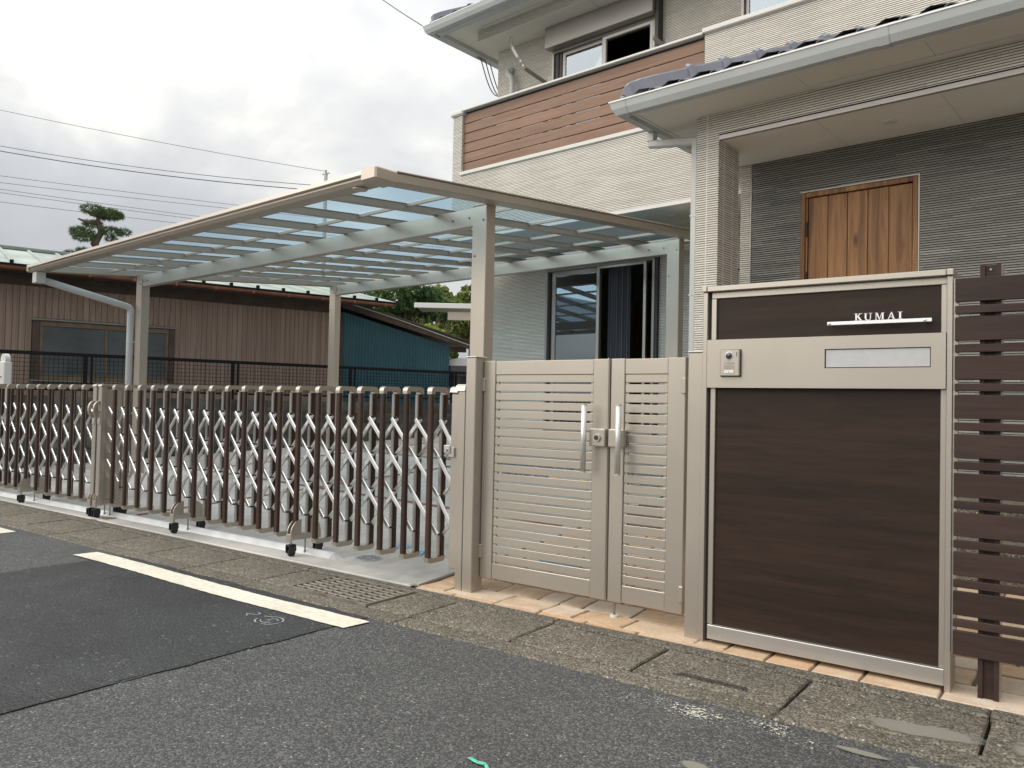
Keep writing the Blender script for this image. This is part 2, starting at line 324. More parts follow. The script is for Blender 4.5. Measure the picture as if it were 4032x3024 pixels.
# ------------------------------------------------------------------ mesh helpers
class MB:
    def __init__(s, o=(0, 0, 0)): s.v = []; s.f = []; s.o = o
    def add(s, vs, fs):
        k = len(s.v); s.v += [tuple(a-b for a, b in zip(p, s.o)) for p in vs]; s.f += [tuple(i+k for i in f) for f in fs]; return s
    def box(s, x0, x1, y0, y1, z0, z1, c=0.):
        if x0 > x1: x0, x1 = x1, x0
        if y0 > y1: y0, y1 = y1, y0
        if z0 > z1: z0, z1 = z1, z0
        if c <= 0:
            return s.add([(x, y, z) for x in (x0, x1) for y in (y0, y1) for z in (z0, z1)], [(0, 1, 3, 2), (4, 6, 7, 5), (0, 4, 5, 1), (2, 3, 7, 6), (0, 2, 6, 4), (1, 5, 7, 3)])
        c = min(c, (x1-x0)*.45, (y1-y0)*.45, (z1-z0)*.45)
        V = []; ix = {}
        for sx in (0, 1):
            for sy in (0, 1):
                for sz in (0, 1):
                    X, Y, Z = (x0, x1)[sx], (y0, y1)[sy], (z0, z1)[sz]; dx, dy, dz = (c, -c)[sx], (c, -c)[sy], (c, -c)[sz]
                    ix[sx, sy, sz] = len(V); V += [(X, Y+dy, Z+dz), (X+dx, Y, Z+dz), (X+dx, Y+dy, Z)]
        F = []
        for a in (0, 1):
            F.append(tuple(ix[a, p, q] for p, q in ((0, 0), (0, 1), (1, 1), (1, 0))))
            F.append(tuple(ix[p, a, q]+1 for p, q in ((0, 0), (0, 1), (1, 1), (1, 0))))
            F.append(tuple(ix[p, q, a]+2 for p, q in ((0, 0), (0, 1), (1, 1), (1, 0))))
            for b in (0, 1):
                F.append((ix[a, b, 0], ix[a, b, 1], ix[a, b, 1]+1, ix[a, b, 0]+1))
                F.append((ix[a, 0, b], ix[a, 1, b], ix[a, 1, b]+2, ix[a, 0, b]+2))
                F.append((ix[0, a, b]+1, ix[1, a, b]+1, ix[1, a, b]+2, ix[0, a, b]+2))
        for k in ix.values(): F.append((k, k+1, k+2))
        return s.add(V, F)
    def tube(s, pts, r, n=10, cap=True, r1=None):
        pts = [Vector(p) for p in pts]; k0 = []; V = []
        m = len(pts); prev = None
        for i, p in enumerate(pts):
            d = (pts[min(i+1, m-1)]-pts[max(i-1, 0)]).normalized()
            if prev is None:
                a = d.cross(Vector((0, 0, 1)));
                if a.length < 1e-3: a = d.cross(Vector((1, 0, 0)))
                a.normalize()
            else: a = (prev - d*prev.dot(d)).normalized()
            prev = a; b = d.cross(a)
            rr = r if r1 is None else r+(r1-r)*i/(m-1)
            V += [tuple(p+(a*math.cos(2*math.pi*j/n)+b*math.sin(2*math.pi*j/n))*rr) for j in range(n)]
        F = [(i*n+j, i*n+(j+1) % n, (i+1)*n+(j+1) % n, (i+1)*n+j) for i in range(m-1) for j in range(n)]
        if cap: F += [tuple(range(n)), tuple(range((m-1)*n, m*n))]
        return s.add(V, F)
    def ext(s, prof, axis, a0, a1):
        # prof: 2-D polygon in the two other axes (order x,y,z minus axis)
        n = len(prof)
        def P(q, a): return {'x': (a, q[0], q[1]), 'y': (q[0], a, q[1]), 'z': (q[0], q[1], a)}[axis]
        return s.add([P(q, a0) for q in prof]+[P(q, a1) for q in prof], [(i, (i+1) % n, n+(i+1) % n, n+i) for i in range(n)]+[tuple(range(n)), tuple(range(n, 2*n))])
    def strip(s, prof, axis, a0, a1):
        n = len(prof)
        def P(q, a): return {'x': (a, q[0], q[1]), 'y': (q[0], a, q[1]), 'z': (q[0], q[1], a)}[axis]
        return s.add([P(q, a0) for q in prof]+[P(q, a1) for q in prof], [(i, i+1, n+i+1, n+i) for i in range(n-1)])
    def bar(s, a, b, w, h, upv=(0, 0, 1), c=0.):
        a, b = Vector(a), Vector(b); d = (b-a); ln = d.length; d.normalize(); sd = d.cross(Vector(upv)).normalized(); u = sd.cross(d)
        t = MB(); t.box(0, ln, -w/2, w/2, -h/2, h/2, c)
        return s.add([tuple(a+d*p[0]+sd*p[1]+u*p[2]) for p in t.v], t.f)
    def rib(s, a0, a1, z0, z1, plane, axis, sgn, pr=.007):
        # lap rows of narrow stone-look siding; axis 'x': wall along X at Y=plane, facing sgn*Y
        zz = z0-s.o[2]; k0 = int(math.floor((z0-s.o[2])/ROW-1e-6)); pts = []
        z = k0*ROW
        while z < z1-s.o[2]-1e-6:
            for dz, d in ((0, 0), (.0036, 0), (.0050, pr), (.0172, pr), (.019, .001)): pts.append((z+dz, d))
            z += ROW
        P = []
        for q, d in pts: P.append((min(max(q+s.o[2], z0), z1), d))
        n = len(P)
        def V(q, a): return (a, plane+sgn*q[1], q[0]) if axis == 'x' else (plane+sgn*q[1], a, q[0])
        return s.add([V(q, a0) for q in P]+[V(q, a1) for q in P], [(i, i+1, n+i+1, n+i) for i in range(n-1)])
    def mesh(s, name, mat=None, smooth=False, fix=True):
        me = bpy.data.meshes.new(name); me.from_pydata(s.v, [], s.f)
        if fix:
            b = bmesh.new(); b.from_mesh(me); bmesh.ops.recalc_face_normals(b, faces=b.faces); b.to_mesh(me); b.free()
        if smooth: me.polygons.foreach_set('use_smooth', [True]*len(me.polygons))
        if mat: me.materials.append(MT[mat])
        me.update(); return me
def put(name, me, parent=None, loc=(0, 0, 0), rot=(0, 0, 0), label=None, cat=None, group=None, kind=None, scale=None):
    o = bpy.data.objects.new(name, me); col.objects.link(o); o.location = loc; o.rotation_euler = rot
    if parent: o.parent = parent
    if scale: o.scale = scale
    for k, v in (('label', label), ('category', cat), ('group', group), ('kind', kind)):
        if v: o[k] = v
    return o
def thing(name, label, cat, loc=(0, 0, 0), rz=0., group=None): return put(name, None, None, loc, (0, 0, rz), label, cat, group)
def struct(name, me, loc=(0, 0, 0), rz=0.): return put(name, me, None, loc, (0, 0, rz), kind='structure')
def P(parent, name, mb, mat, smooth=False, **k): return put(name, mb.mesh(name, mat, smooth), parent, **k)

GY = R_(4.992)
def fromH(x, y, z=0.): return Vector((x*math.cos(GY)+y*math.sin(GY), -x*math.sin(GY)+y*math.cos(GY), z))
TH = R_(72); NU = Vector((math.cos(TH), math.sin(TH), 0)); NN = Vector((math.sin(TH), -math.cos(TH), 0)); NP = Vector((-11.67, 6.60, 0))
def fromN(s, o, z=0.): return NP+NU*s+NN*o+Vector((0, 0, z))
SLP = .064
def gz(x, y): return max(0., SLP*(y-3.85))
def pix(px_, py_, dist):
    # a point of the place seen in the given direction of the photograph (4032 wide), at a horizontal distance
    d = rt*((px_-2016)/3111.1) + up*(-(py_-1512)/3111.1) + fw
    k = dist/math.hypot(d.x, d.y); return Vector((d.x*k, d.y*k, CAMZ+d.z*k))

# ================================================================== GROUND
gnd = MB(); gnd.add([(-600, -600, -.30), (600, -600, -.30), (600, 600, -.30), (-600, 600, -.30)], [(0, 1, 2, 3)])
struct('ground', gnd.mesh('ground', 'earth'))
YK, YL0, YL1, YS = 2.955, 3.085, 3.475, 3.57
road = MB(); road.box(-45, 25, -9, YK-.015, -.25, -.004)
ROAD = struct('road', road.mesh('road', 'asphalt_old'))
# smoother, darker reinstatement patch with a wavering cut edge
pt = MB(); pe = []
for i in range(61): pe.append((-5.54+.012*math.sin(i*1.7)+random.uniform(-.006, .006), -3+5.93*i/60))
for i in range(26): pe.append((-5.54+2.56*(i+.5)/26, 2.935+random.uniform(-.012, .012)))
for i in range(61):
    y = 2.93-5.93*i/60; x = -3.06-.055*(2.9-y)/1.7 if y > 1.2 else -3.115
    pe.append((x+.013*math.sin(i*1.3+1)+random.uniform(-.006, .006), y))
pt.add([(x, y, .0006) for x, y in pe], [tuple(range(len(pe)))])
P(ROAD, 'asphalt_patch', pt, 'asphalt_new', label='darker smooth asphalt patch in the road beside the white line')
sm = MB()   # tarry seam along the cut edges of the patch
for i in range(60):
    y = -2.9+5.8*i/60; x = -3.06-.055*(2.9-y)/1.7 if y > 1.2 else -3.115
    w0 = random.uniform(.004, .012); sm.add([(x-w0, y, .0012), (x+w0, y+.005, .0012), (x+w0+random.uniform(-.006, .006), y+.1, .0012), (x-w0, y+.1, .0012)], [(0, 1, 2, 3)])
P(ROAD, 'patch_seam', sm, 'asphalt_new')
ln = MB(); e0 = []; e1 = []
for i in range(71):
    x = -5.785+2.80*i/70; wv = .010*math.sin(i*.10+.4)
    e0.append((x-.01, 2.704+wv+random.uniform(-.003, .003), .0034)); e1.append((x+.01, 2.866+wv+random.uniform(-.003, .003), .0034))
ln.add(e0+e1[::-1], [(i, i+1, 140-i, 141-i) for i in range(70)])
P(ROAD, 'road_marking', ln, 'road_paint', label='solid white road edge line')
l2 = MB(); l2.box(-9.6, -7.09, 2.70, 2.855, -.002, .0034); P(ROAD, 'road_marking', l2, 'road_paint', label='white road edge line further along the street')
st = MB()     # loose light grit on the old asphalt
for i in range(260):
    x = random.uniform(-4.2, .6); y = random.uniform(.9, 2.8)
    if -5.5 < x < -3.15: continue
    r = random.uniform(.0025, .0065); k = 5; a = random.random()*3
    b0 = [(x+r*random.uniform(.7, 1.3)*math.cos(a+6.283*j/k), y+r*random.uniform(.5, 1)*math.sin(a+6.283*j/k), -.003) for j in range(k)]
    st.add(b0+[(x, y, r*.55)], [(j, (j+1) % k, k) for j in range(k)])
P(ROAD, 'road_grit', st, 'cement', kind='stuff')
ck = MB()     # chalk mark: circle with H, and a 2
def stroke(m, pts, w_, z=.0026):
    for a, b in zip(pts, pts[1:]):
        a, b = Vector((*a, z)), Vector((*b, z)); d = (b-a).normalized(); n = Vector((-d.y, d.x, 0))*w_/2*random.uniform(.6, 1.3)
        m.add([tuple(a-n), tuple(b-n), tuple(b+n), tuple(a+n)], [(0, 1, 2, 3)])
ccx, ccy = -3.382, 2.562
for a0, a1 in ((20, 160), (185, 260), (285, 372)): stroke(ck, [(ccx+.078*math.cos(R_(a)), ccy+.066*math.sin(R_(a))) for a in range(a0, a1+1, 14)], .008)
for a0, a1 in ((30, 130), (200, 330)): stroke(ck, [(ccx+.050*math.cos(R_(a)), ccy+.040*math.sin(R_(a))) for a in range(a0, a1+1, 16)], .006)
def inc(u, v): return (ccx+u*.80+v*.62, ccy-u*.62+v*.80)
stroke(ck, [inc(-.018, -.016), inc(-.016, .018)], .006); stroke(ck, [inc(.018, -.018), inc(.016, .016)], .006); stroke(ck, [inc(-.016, 0), inc(.017, -.002)], .006)
def in2(u, v): return (-3.545+u*.80+v*.62, 2.585-u*.62+v*.80)
stroke(ck, [in2(-.020, .020), in2(-.008, .034), in2(.012, .030), in2(.016, .012), in2(-.004, -.016), in2(-.022, -.034), in2(.004, -.030), in2(.026, -.034)], .007)
P(ROAD, 'chalk_mark', ck, 'chalk', label='pale chalk circle with a letter and the number 2')
gr = MB(); stroke(gr, [(-1.60, 1.995), (-1.56, 1.985), (-1.53, 1.990), (-1.50, 1.965), (-1.47, 1.90)], .017); P(ROAD, 'chalk_mark', gr, 'green_chalk', label='short green chalk dash on the asphalt')
def blob(m, cx, cy, rx, ry, z, seed, ang=0., n=40, jag=.18):
    rr = random.Random(seed); ph = [rr.uniform(0, 6.28) for _ in range(5)]; V = []
    for i in range(n):
        a = 6.2832*i/n; k = 1+sum(jag/(q+1)*math.sin((q+2)*a+ph[q]) for q in range(5))+rr.uniform(-.04, .04)
        x, y = rx*k*math.cos(a), ry*k*math.sin(a); V.append((cx+x*math.cos(ang)-y*math.sin(ang), cy+x*math.sin(ang)+y*math.cos(ang), z))
    m.add(V, [tuple(range(n))])

SMEARS = ((-.74, -.50, 2.82, 2.868, 'thin cement smear dried on the asphalt by the gutter'), (-1.07, -.94, 2.36, 2.44, 'small cement splash on the asphalt'), (-.50, -.34, 2.80, 2.85, 'faint cement smear past the worn line'))
# street gutter: lids, their bearing edge and the back curb
GT = MB(); GT.box(-45, 25, YK, YS, -.25, -.055); GUT = struct('street_gutter', GT.mesh('street_gutter', 'hole_dark'))
joints = [-.945+.65*k for k in range(-16, 6)]
LYC = (YL0+YL1)/2
def lidmesh(wd):
    m = MB(); m.box(-wd/2, wd/2, -(YL1-YL0)/2+.004, (YL1-YL0)/2-.013, -.054, .001, .006); return m.mesh('drain_lid', 'lid_concrete')
lidm = lidmesh(.65-.013)
edg = MB(); edg.box(0, 1.95-.004, YK, YL0, -.054, -.001, .010); edgm = edg.mesh('gutter_edge', 'lid_concrete')
bck = MB(); bck.box(0, 1.95-.004, YL1+.004, YS-.002, -.054, .006, .008); bckm = bck.mesh('curb_stone', 'old_kerb')
def putlid(me, x): put('drain_lid', me, GUT, (x, LYC+random.uniform(-.002, .002), random.uniform(-.0015, .0015)), (random.uniform(-.004, .004), random.uniform(-.003, .003), random.uniform(-.002, .002)))
for k, x in enumerate(joints):
    if -4.3 < x < -3.4: continue
    putlid(lidm, x+.325)
putlid(lidmesh(.283), -4.050); putlid(lidmesh(.318), -3.062)
for k in range(-8, 6):
    put('gutter_edge', edgm, GUT, (-.945+1.95*k, 0, random.uniform(-.003, .002))); put('curb_stone', bckm, GUT, (-.30+1.95*k, 0, random.uniform(-.003, .003)))
def decal(par, x0, x1, y0, y1, z, mat, lab=None, rz=0., name='cement_smear'):
    m = MB(); a, b = (x1-x0)/2, (y1-y0)/2; m.add([(-a, -b, 0), (a, -b, 0), (a, b, 0), (-a, b, 0)], [(0, 1, 2, 3)]); P(par, name, m, mat, loc=((x0+x1)/2, (y0+y1)/2, z), rot=(0, 0, rz), label=lab)
decal(GUT, -.72, -.24, 3.09, 3.25, .0042, 'cement_soft', 'long pale cement stain on the drain lids', .16)
decal(GUT, -.27, .14, 3.10, 3.33, .0042, 'cement_soft', 'broad pale cement stain on the last drain lid', .1)
for x0, x1 in ((-1.43, -1.105), (-8.5, -8.2)):
    sl = MB()
    for q in range(3): sl.box(x0+.012*q, x1-.008*q, 3.150+.013*q, 3.157+.013*q, .0062, .0068)
    P(GUT, 'drain_slot', sl, 'hole_dark')
for q in SMEARS: decal(ROAD, *q[:4], .0014, 'cement_soft', q[4])
decal(ROAD, -1.62, -.62, 2.755, 2.905, .0010, 'worn_paint', 'worn remains of an old white line by the gutter', .03, 'worn_road_marking')
# steel grate
GR = thing('drain_grate', 'rusty steel grate set between the gutter lids', 'grate', (-3.565, 3.285, 0))
f = MB(); f.box(-.335, .335, -.20, -.185, -.04, .010); f.box(-.335, .335, .178, .193, -.04, .010); f.box(-.335, -.322, -.1848, .1778, -.04, .0095); f.box(.322, .335, -.1848, .1778, -.04, .0095); P(GR, 'frame', f, 'cast_iron')
lb = MB(); lb.box(-.321, .321, -.0075, .0075, -.03, .008, .003); lbm = lb.mesh('bar', 'cast_iron')
for i in range(7): put('bar', lbm, GR, (0, -.142+.0462*i, 0))
cb = MB(); cb.box(-.008, .008, -.184, .177, -.028, .0095, .003); cbm = cb.mesh('cross_bar', 'cast_iron')
for i in range(6): put('cross_bar', cbm, GR, (-.235+.094*i, 0, 0))

# driveway slab (rises towards the house) and flagstone paving
XB = -3.36
sl = MB(); ys = [YS+.004, 3.85, 12.5]
sl.add([(-14.5, ys[0], .002), (XB, ys[0], .002), (-14.5, ys[1], .004), (XB, ys[1], .004), (-14.5, ys[2], gz(0, ys[2])), (XB-.35, ys[2], gz(0, ys[2])), (-14.5, ys[0], -.25), (XB, ys[0], -.25), (-14.5, ys[2], -.25), (XB-.35, ys[2], -.25)], [(0, 1, 3, 2), (2, 3, 5, 4), (0, 6, 7, 1), (1, 7, 9, 5, 3)])
SLAB = struct('driveway_slab', sl.mesh('driveway_slab', 'slab_concrete'))
lp = MB(); lp.box(-14.5, XB, YS+.003, YS+.055, -.05, .012, .008); P(SLAB, 'slab_border', lp, 'slab_concrete')
lp = MB(); lp.bar((XB, YS+.06, .004), (XB-.035, 4.6, gz(0, 4.6)+.003), .05, .016); P(SLAB, 'slab_border', lp, 'slab_concrete')
bk = MB(); bk.box(-.098, .098, -.045, .045, -.03, .0, .004); bkm = bk.mesh('brick', 'brick_red')
tilt = math.atan(SLP)
def bricks(p0, p1):
    a, b = fromH(*p0), fromH(*p1); d = b-a; n = int(d.length/.203); an = math.atan2(d.y, d.x)
    for i in range(n):
        q = a+d*((i+.5)/n)
        if q.y < YS+.07: continue
        put('brick', bkm, SLAB, (q.x, q.y, gz(q.x, q.y)+.0065 if q.y > 3.85 else .009), (0, -math.asin(SLP*d.normalized().y) if q.y > 3.85 else 0, an))
bricks((-7.55, 2.9), (-7.62, 9.4)); bricks((-9.9, 5.32), (-4.05, 5.32)); bricks((-9.9, 8.0), (-4.05, 8.0)); bricks((-10.2, 5.1), (-10.2, 9.4))
PV = MB(); PV.add([(XB+.03, YS+.003, -.004), (6, YS+.003, -.004), (XB+.03, 3.85, -.004), (6, 3.85, -.004), (XB-.15, 6.9, gz(0, 6.9)-.004), (6, 6.9, gz(0, 6.9)-.004), (XB+.03, YS+.003, -.25), (6, YS+.003, -.25)], [(0, 1, 3, 2), (2, 3, 5, 4), (0, 6, 7, 1)])
PAV = struct('paving', PV.mesh('paving', 'grout'))
tm = {}
def tile(wx, wy, var):
    k = (wx, wy, var)
    if k not in tm:
        rr = random.Random(hash(k) % 9999); t = MB(); g = .0065
        x, y = wx/2-g, wy/2-g; pts = []
        for ax, ay, bx, by in ((-x, -y, x, -y), (x, -y, x, y), (x, y, -x, y), (-x, y, -x, -y)):
            for q in (0, .33, .66): pts.append((ax+(bx-ax)*q+rr.uniform(-.004, .004), ay+(by-ay)*q+rr.uniform(-.004, .004)))
        n = len(pts); top = [(a*.965, b*.965, .006+rr.uniform(-.001, .0015)) for a, b in pts]; mid = [(a, b, .000) for a, b in pts]; bot = [(a, b, -.03) for a, b in pts]
        t.add(bot+mid+top+[(0, 0, .0065)], [(i, (i+1) % n, n+(i+1) % n, n+i) for i in range(n)]+[(n+i, n+(i+1) % n, 2*n+(i+1) % n, 2*n+i) for i in range(n)]+[(2*n+i, 2*n+(i+1) % n, 3*n) for i in range(n)])
        tm[k] = t.mesh('tile', 'flagstone')
    return tm[k]
y = YS+.004; rowi = 0; rows = [.052, .198, .198, .148, .298, .198, .148, .298, .198, .298, .198]
rr = random.Random(4)
for dy in rows:
    x = XB+.035-.02*rowi*.4+rr.uniform(-.05, .0)*0
    while x < 1.25:
        wx = rr.choice((.30, .30, .20, .40, .15) if dy > .06 else (.30, .45, .35)); q = (round(wx, 3), round(dy, 3), rr.randint(0, 3))
        cx, cy = x+wx/2, y+dy/2
        if x > -1.62 and rowi == 0: x += wx; continue
        if x > -1.62 and rowi == 1: q = (q[0], .246, q[2]); cy = y+.099-.024
        z = -.003+rr.uniform(-.001, .0015)+(0 if cy < 3.85 else gz(cx, cy))
        put('tile', tile(*q), PAV, (cx, cy, z), (tilt if cy > 3.85 else 0, rr.uniform(-.004, .004), 0)); x += wx
    y += dy; rowi += 1
# gravel beside the house and the low floor plane behind
gv = MB(); vg = []
for i in range(9000):
    X = random.uniform(-7.6, -3.3); Y = random.uniform(7.35, 8.36); p = fromH(X, Y); z = gz(p.x, p.y)+.012; r = random.uniform(.010, .022); a = random.random()*6.28
    gv.add([(p.x+r*math.cos(a), p.y+r*math.sin(a), z), (p.x+r*math.cos(a+2.1), p.y+r*math.sin(a+2.1), z), (p.x+r*math.cos(a+4.2), p.y+r*math.sin(a+4.2), z), (p.x, p.y, z+r*.9)], [(0, 1, 3), (1, 2, 3), (2, 0, 3)])
def gravelmat():
    m, t, b, o = newmat('gravel_stone'); g = N(t, 'ShaderNodeNewGeometry'); r = ramp(t, [(0, (.10, .105, .12)), (.6, (.26, .27, .29)), (1, (.42, .42, .43))]); t.links.new(g.outputs['Random Per Island'], r.inputs[0]); t.links.new(r.outputs[0], b.inputs['Base Color']); b.inputs['Roughness'].default_value = .9
gravelmat()
put('gravel', gv.mesh('gravel', 'gravel_stone', fix=False), None, kind='stuff', label='grey gravel strip along the foot of the house wall', cat='gravel')

# small covers in the slab
def cover(x, y, r, lab, mat='lid_grey'):
    o = thing('manhole_cover', lab, 'manhole cover', (x, y, max(.004, gz(x, y)+.004)))
    m = MB(); n = 28; m.add([(r*math.cos(6.2832*i/n), r*math.sin(6.2832*i/n), z) for z in (-.02, .006) for i in range(n)], [(i, (i+1) % n, n+(i+1) % n, n+i) for i in range(n)]+[tuple(range(n, 2*n))]); P(o, 'rim', m, 'lid_grey')
    m = MB()
    for q in range(3):
        r0, r1 = r*(.28+.22*q), r*(.37+.22*q); V = []; F = []
        for i in range(n):
            if (i+q) % 4 == 0: continue
            k = len(V); V += [(rr_*math.cos(6.2832*(i+d)/n), rr_*math.sin(6.2832*(i+d)/n), .0085) for d in (0, 1) for rr_ in (r0, r1)]; F.append((k, k+1, k+3, k+2))
        m.add(V, F)
    P(o, 'tread_pattern', m, mat)
cover(-4.14, 3.975, .095, 'round grey cover beside the end of the silver ground rail', 'cast_iron')
cover(-4.19, 4.37, .085, 'round bluish cover behind the folding gate', 'blue_paint')
bo = MB(); bo.box(-.05, .05, -.085, .085, -.01, .012, .004); put('meter_box_lid', bo.mesh('meter_box_lid', 'blue_paint'), None, (-3.95, 4.27, gz(0, 4.27)+.004), (0, 0, .5), 'small light blue meter lid in the concrete near the gate post', 'lid')
bo = MB(); bo.box(-.16, .16, -.09, .09, -.01, .012, .004); put('meter_box_lid', bo.mesh('meter_box_lid', 'blue_paint'), None, (-2.90, 4.62, gz(0, 4.62)+.012), (0, 0, .05), 'wide light blue meter lid behind the slatted gate', 'lid')
# wheel stops
ws = MB(); ws.ext([(-.07, 0), (.07, 0), (.055, .085), (.02, .10), (-.035, .10), (-.06, .06)], 'x', -.30, .30); wsm = ws.mesh('block', 'stop_block')
rf = MB(); rf.box(-.05, .05, -.068, -.040, .055, .082, .004); rfm = rf.mesh('reflector', 'reflector')
for i, (X, Y) in enumerate(((-10.0, 8.0), (-8.6, 8.15), (-6.6, 7.1), (-5.3, 7.1))):
    p = fromH(X, Y); o = thing('wheel_stop', ['grey wheel stop block nearest the block wall', 'grey wheel stop block beside the folding gate post', 'grey wheel stop block seen through the slatted gate', 'grey wheel stop block closest to the house wall'][i], 'wheel stop', (p.x, p.y, gz(p.x, p.y)), -GY, 'wheel stops on the driveway')
    put('block', wsm, o); put('reflector', rfm, o, (-.2, 0, 0)); put('reflector', rfm, o, (.2, 0, 0))
# ================================================================== SLATTED DOUBLE GATE
G = thing('double_gate', 'beige aluminium double gate with horizontal slats between two posts', 'gate', (-2.3, 3.76, 0)); go = (-2.3, 3.76, 0)
for x0, x1 in ((-3.047, -2.972), (-1.617, -1.538)):
    m = MB(go); m.box(x0, x1, 3.688, 3.792, -.02, 1.408, .004); p = P(G, 'post', m, 'beige_alu')
    m = MB(go); m.box(x0-.003, x1+.003, 3.685, 3.795, 1.4085, 1.416, .003); P(p, 'cap', m, 'cap_light')
TOPZ, LY0, LY1 = 1.390, 3.762, 3.800
slz = [1.307-.0535*i for i in range(21)]
def leaf(x0, xi0, xi1, x1, lab):
    bb = MB(go); bb.box(x0, xi0, LY0, LY1, .087, TOPZ, .003); le = P(G, 'leaf', bb, 'beige_alu', label=lab)
    m = MB(go); m.box(xi1, x1, LY0, LY1, .087, TOPZ, .003); P(le, 'stile', m, 'beige_alu')
    m = MB(go); m.box(xi0, xi1, LY0+.004, LY1-.004, 1.306, TOPZ-.002, .003); P(le, 'top_rail', m, 'beige_alu')
    m = MB(go); m.box(xi0, xi1, LY0+.004, LY1-.004, .090, .182, .003); P(le, 'bottom_rail', m, 'beige_alu')
    m = MB(go)
    m.box(xi0+.0006, xi0+.020, LY0+.012, LY1-.010, .183, 1.305); m.box(xi1-.020, xi1-.0006, LY0+.012, LY1-.010, .183, 1.305); P(le, 'slat_channel', m, 'beige_dark')
    s = MB(); s.box(xi0+.0012-go[0], xi1-.0012-go[0], LY0+.007-go[1], LY1-.008-go[1], -.0220, .0220, .0025); sm_ = s.mesh('slat', 'beige_alu')
    for i in range(21): put('slat', sm_, le, (0, 0, 1.2835-.0535*i))
    for hz in (1.245, .245) if x0 < -2.5 else (1.245, .19):
        h = MB(go); xh = x0+.004 if x0 < -2.5 else x1-.004
        h.box(xh-.014, xh+.010, LY0-.012, LY0+.004, hz-.04, hz+.04, .003); P(le, 'hinge', h, 'beige_alu')
    return le
le1 = leaf(-2.968, -2.881, -2.203, -2.101, 'wide left gate leaf'); le2 = leaf(-2.092, -2.010, -1.760, -1.662, 'narrow right gate leaf')
m = MB(go); m.box(-2.112, -2.104, LY0-.006, LY0+.004, .087, TOPZ+.004, .002); P(le1, 'meeting_strip', m, 'beige_alu')
for le, x0, xb0, xb1 in ((le1, -2.214, -2.198, -2.100), (le2, -2.003, -2.082, -1.990)):
    m = MB(go); m.box(xb0, xb1, LY0-.045, LY0-.001, .914, 1.011, .006); bx = P(le, 'lock_case', m, 'beige_alu')
    m = MB(go); m.tube([(x0, LY0-.075, .776), (x0, LY0-.075, 1.138)], .0155, 24); hd = P(le, 'pull_handle', m, 'handle_satin', True)
    for z in (.771, 1.138):
        m = MB(go); m.tube([(x0, LY0-.075, z), (x0, LY0-.075, z+.005)], .0162, 24); P(hd, 'end_cap', m, 'handle_satin')
m = MB(go); m.tube([(-2.146, LY0-.056, .962), (-2.146, LY0-.044, .962)], .021, 22); P(le1, 'lock_rosette', m, 'brush_alu')
m = MB(go); m.tube([(-2.146, LY0-.060, .962), (-2.146, LY0-.055, .962)], .013, 18); P(le1, 'keyhole', m, 'frame_dark')
m = MB(go); m.tube([(-2.06, 3.785, .012), (-2.06, 3.785, .20)], .007, 10); dr = P(le2, 'drop_bolt', m, 'steel_bolt', True)
m = MB(go); m.tube([(-2.06, 3.785, .004), (-2.06, 3.785, .016)], .022, 16); P(dr, 'socket', m, 'trim_white')

# ================================================================== NAME / MAILBOX WALL
Wl = thing('mailbox_wall', 'brown panelled entrance wall with beige frame, mail slot and doorbell', 'entrance wall', (-1.0, 3.74, 0)); wo_ = (-1.0, 3.74, 0)
for x0, x1 in ((-1.5345, -1.511), (-.478, -.4555)):
    m = MB(wo_); m.box(x0, x1, 3.668, 3.822, -.02, 1.700, .002); P(Wl, 'post', m, 'beige_alu')
m = MB(wo_); m.box(-1.5105, -.4785, 3.655, 3.828, 1.7005, 1.726, .003); P(Wl, 'top_cap', m, 'beige_alu')
for x0, x1 in ((-1.5375, -1.511), (-.478, -.4525)):
    m = MB(wo_); m.box(x0, x1, 3.652, 3.831, 1.7005, 1.7275, .003); P(Wl, 'cap_corner', m, 'beige_alu')
m = MB(wo_); m.box(-1.497, -.4785, 3.686, 3.80, 1.669, 1.6995, .002); P(Wl, 'top_rail', m, 'beige_alu')
m = MB(wo_); m.box(-1.4905, -.4785, 3.668, 3.822, .024, .091, .002); P(Wl, 'bottom_rail', m, 'brush_alu')
for x0, x1 in ((-1.497, -1.472), (-.5005, -.4785)):
    for z0, z1 in ((.092, 1.233), (1.467, 1.668)):
        m = MB(wo_); m.box(x0, x1, 3.684, 3.80, z0, z1, .002); P(Wl, 'side_trim', m, 'beige_alu')
m = MB(wo_); m.box(-1.4715, -.501, 3.696, 3.79, 1.467, 1.6685); P(Wl, 'upper_panel', m, 'panel_brown')
m = MB(wo_); m.box(-1.4715, -.501, 3.696, 3.79, .0915, 1.2335); P(Wl, 'lower_panel', m, 'panel_brown')
mp = MB(wo_)
x0, x1, z0, z1, a0, a1, b0, b1 = -1.508, -.4795, 1.234, 1.4655, -.9575, -.5345, 1.3235, 1.4085
for q in ((x0, a0, z0, z1), (a1, x1, z0, z1), (a0, a1, z0, b0), (a0, a1, b1, z1)): mp.box(q[0], q[1], 3.662, 3.79, q[2], q[3])
MP = P(Wl, 'mail_panel', mp, 'beige_alu')
m = MB(wo_); m.box(a0+.0035, a1-.0035, 3.668, 3.674, b0+.0035, b1-.0035, .001); P(MP, 'mail_flap', m, 'frost')
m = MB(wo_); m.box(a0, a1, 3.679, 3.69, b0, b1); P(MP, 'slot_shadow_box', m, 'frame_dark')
m = MB(wo_); m.box(-1.5105, -1.4975, 3.70, 3.80, .0, 1.70); P(Wl, 'filler', m, 'frame_dark')
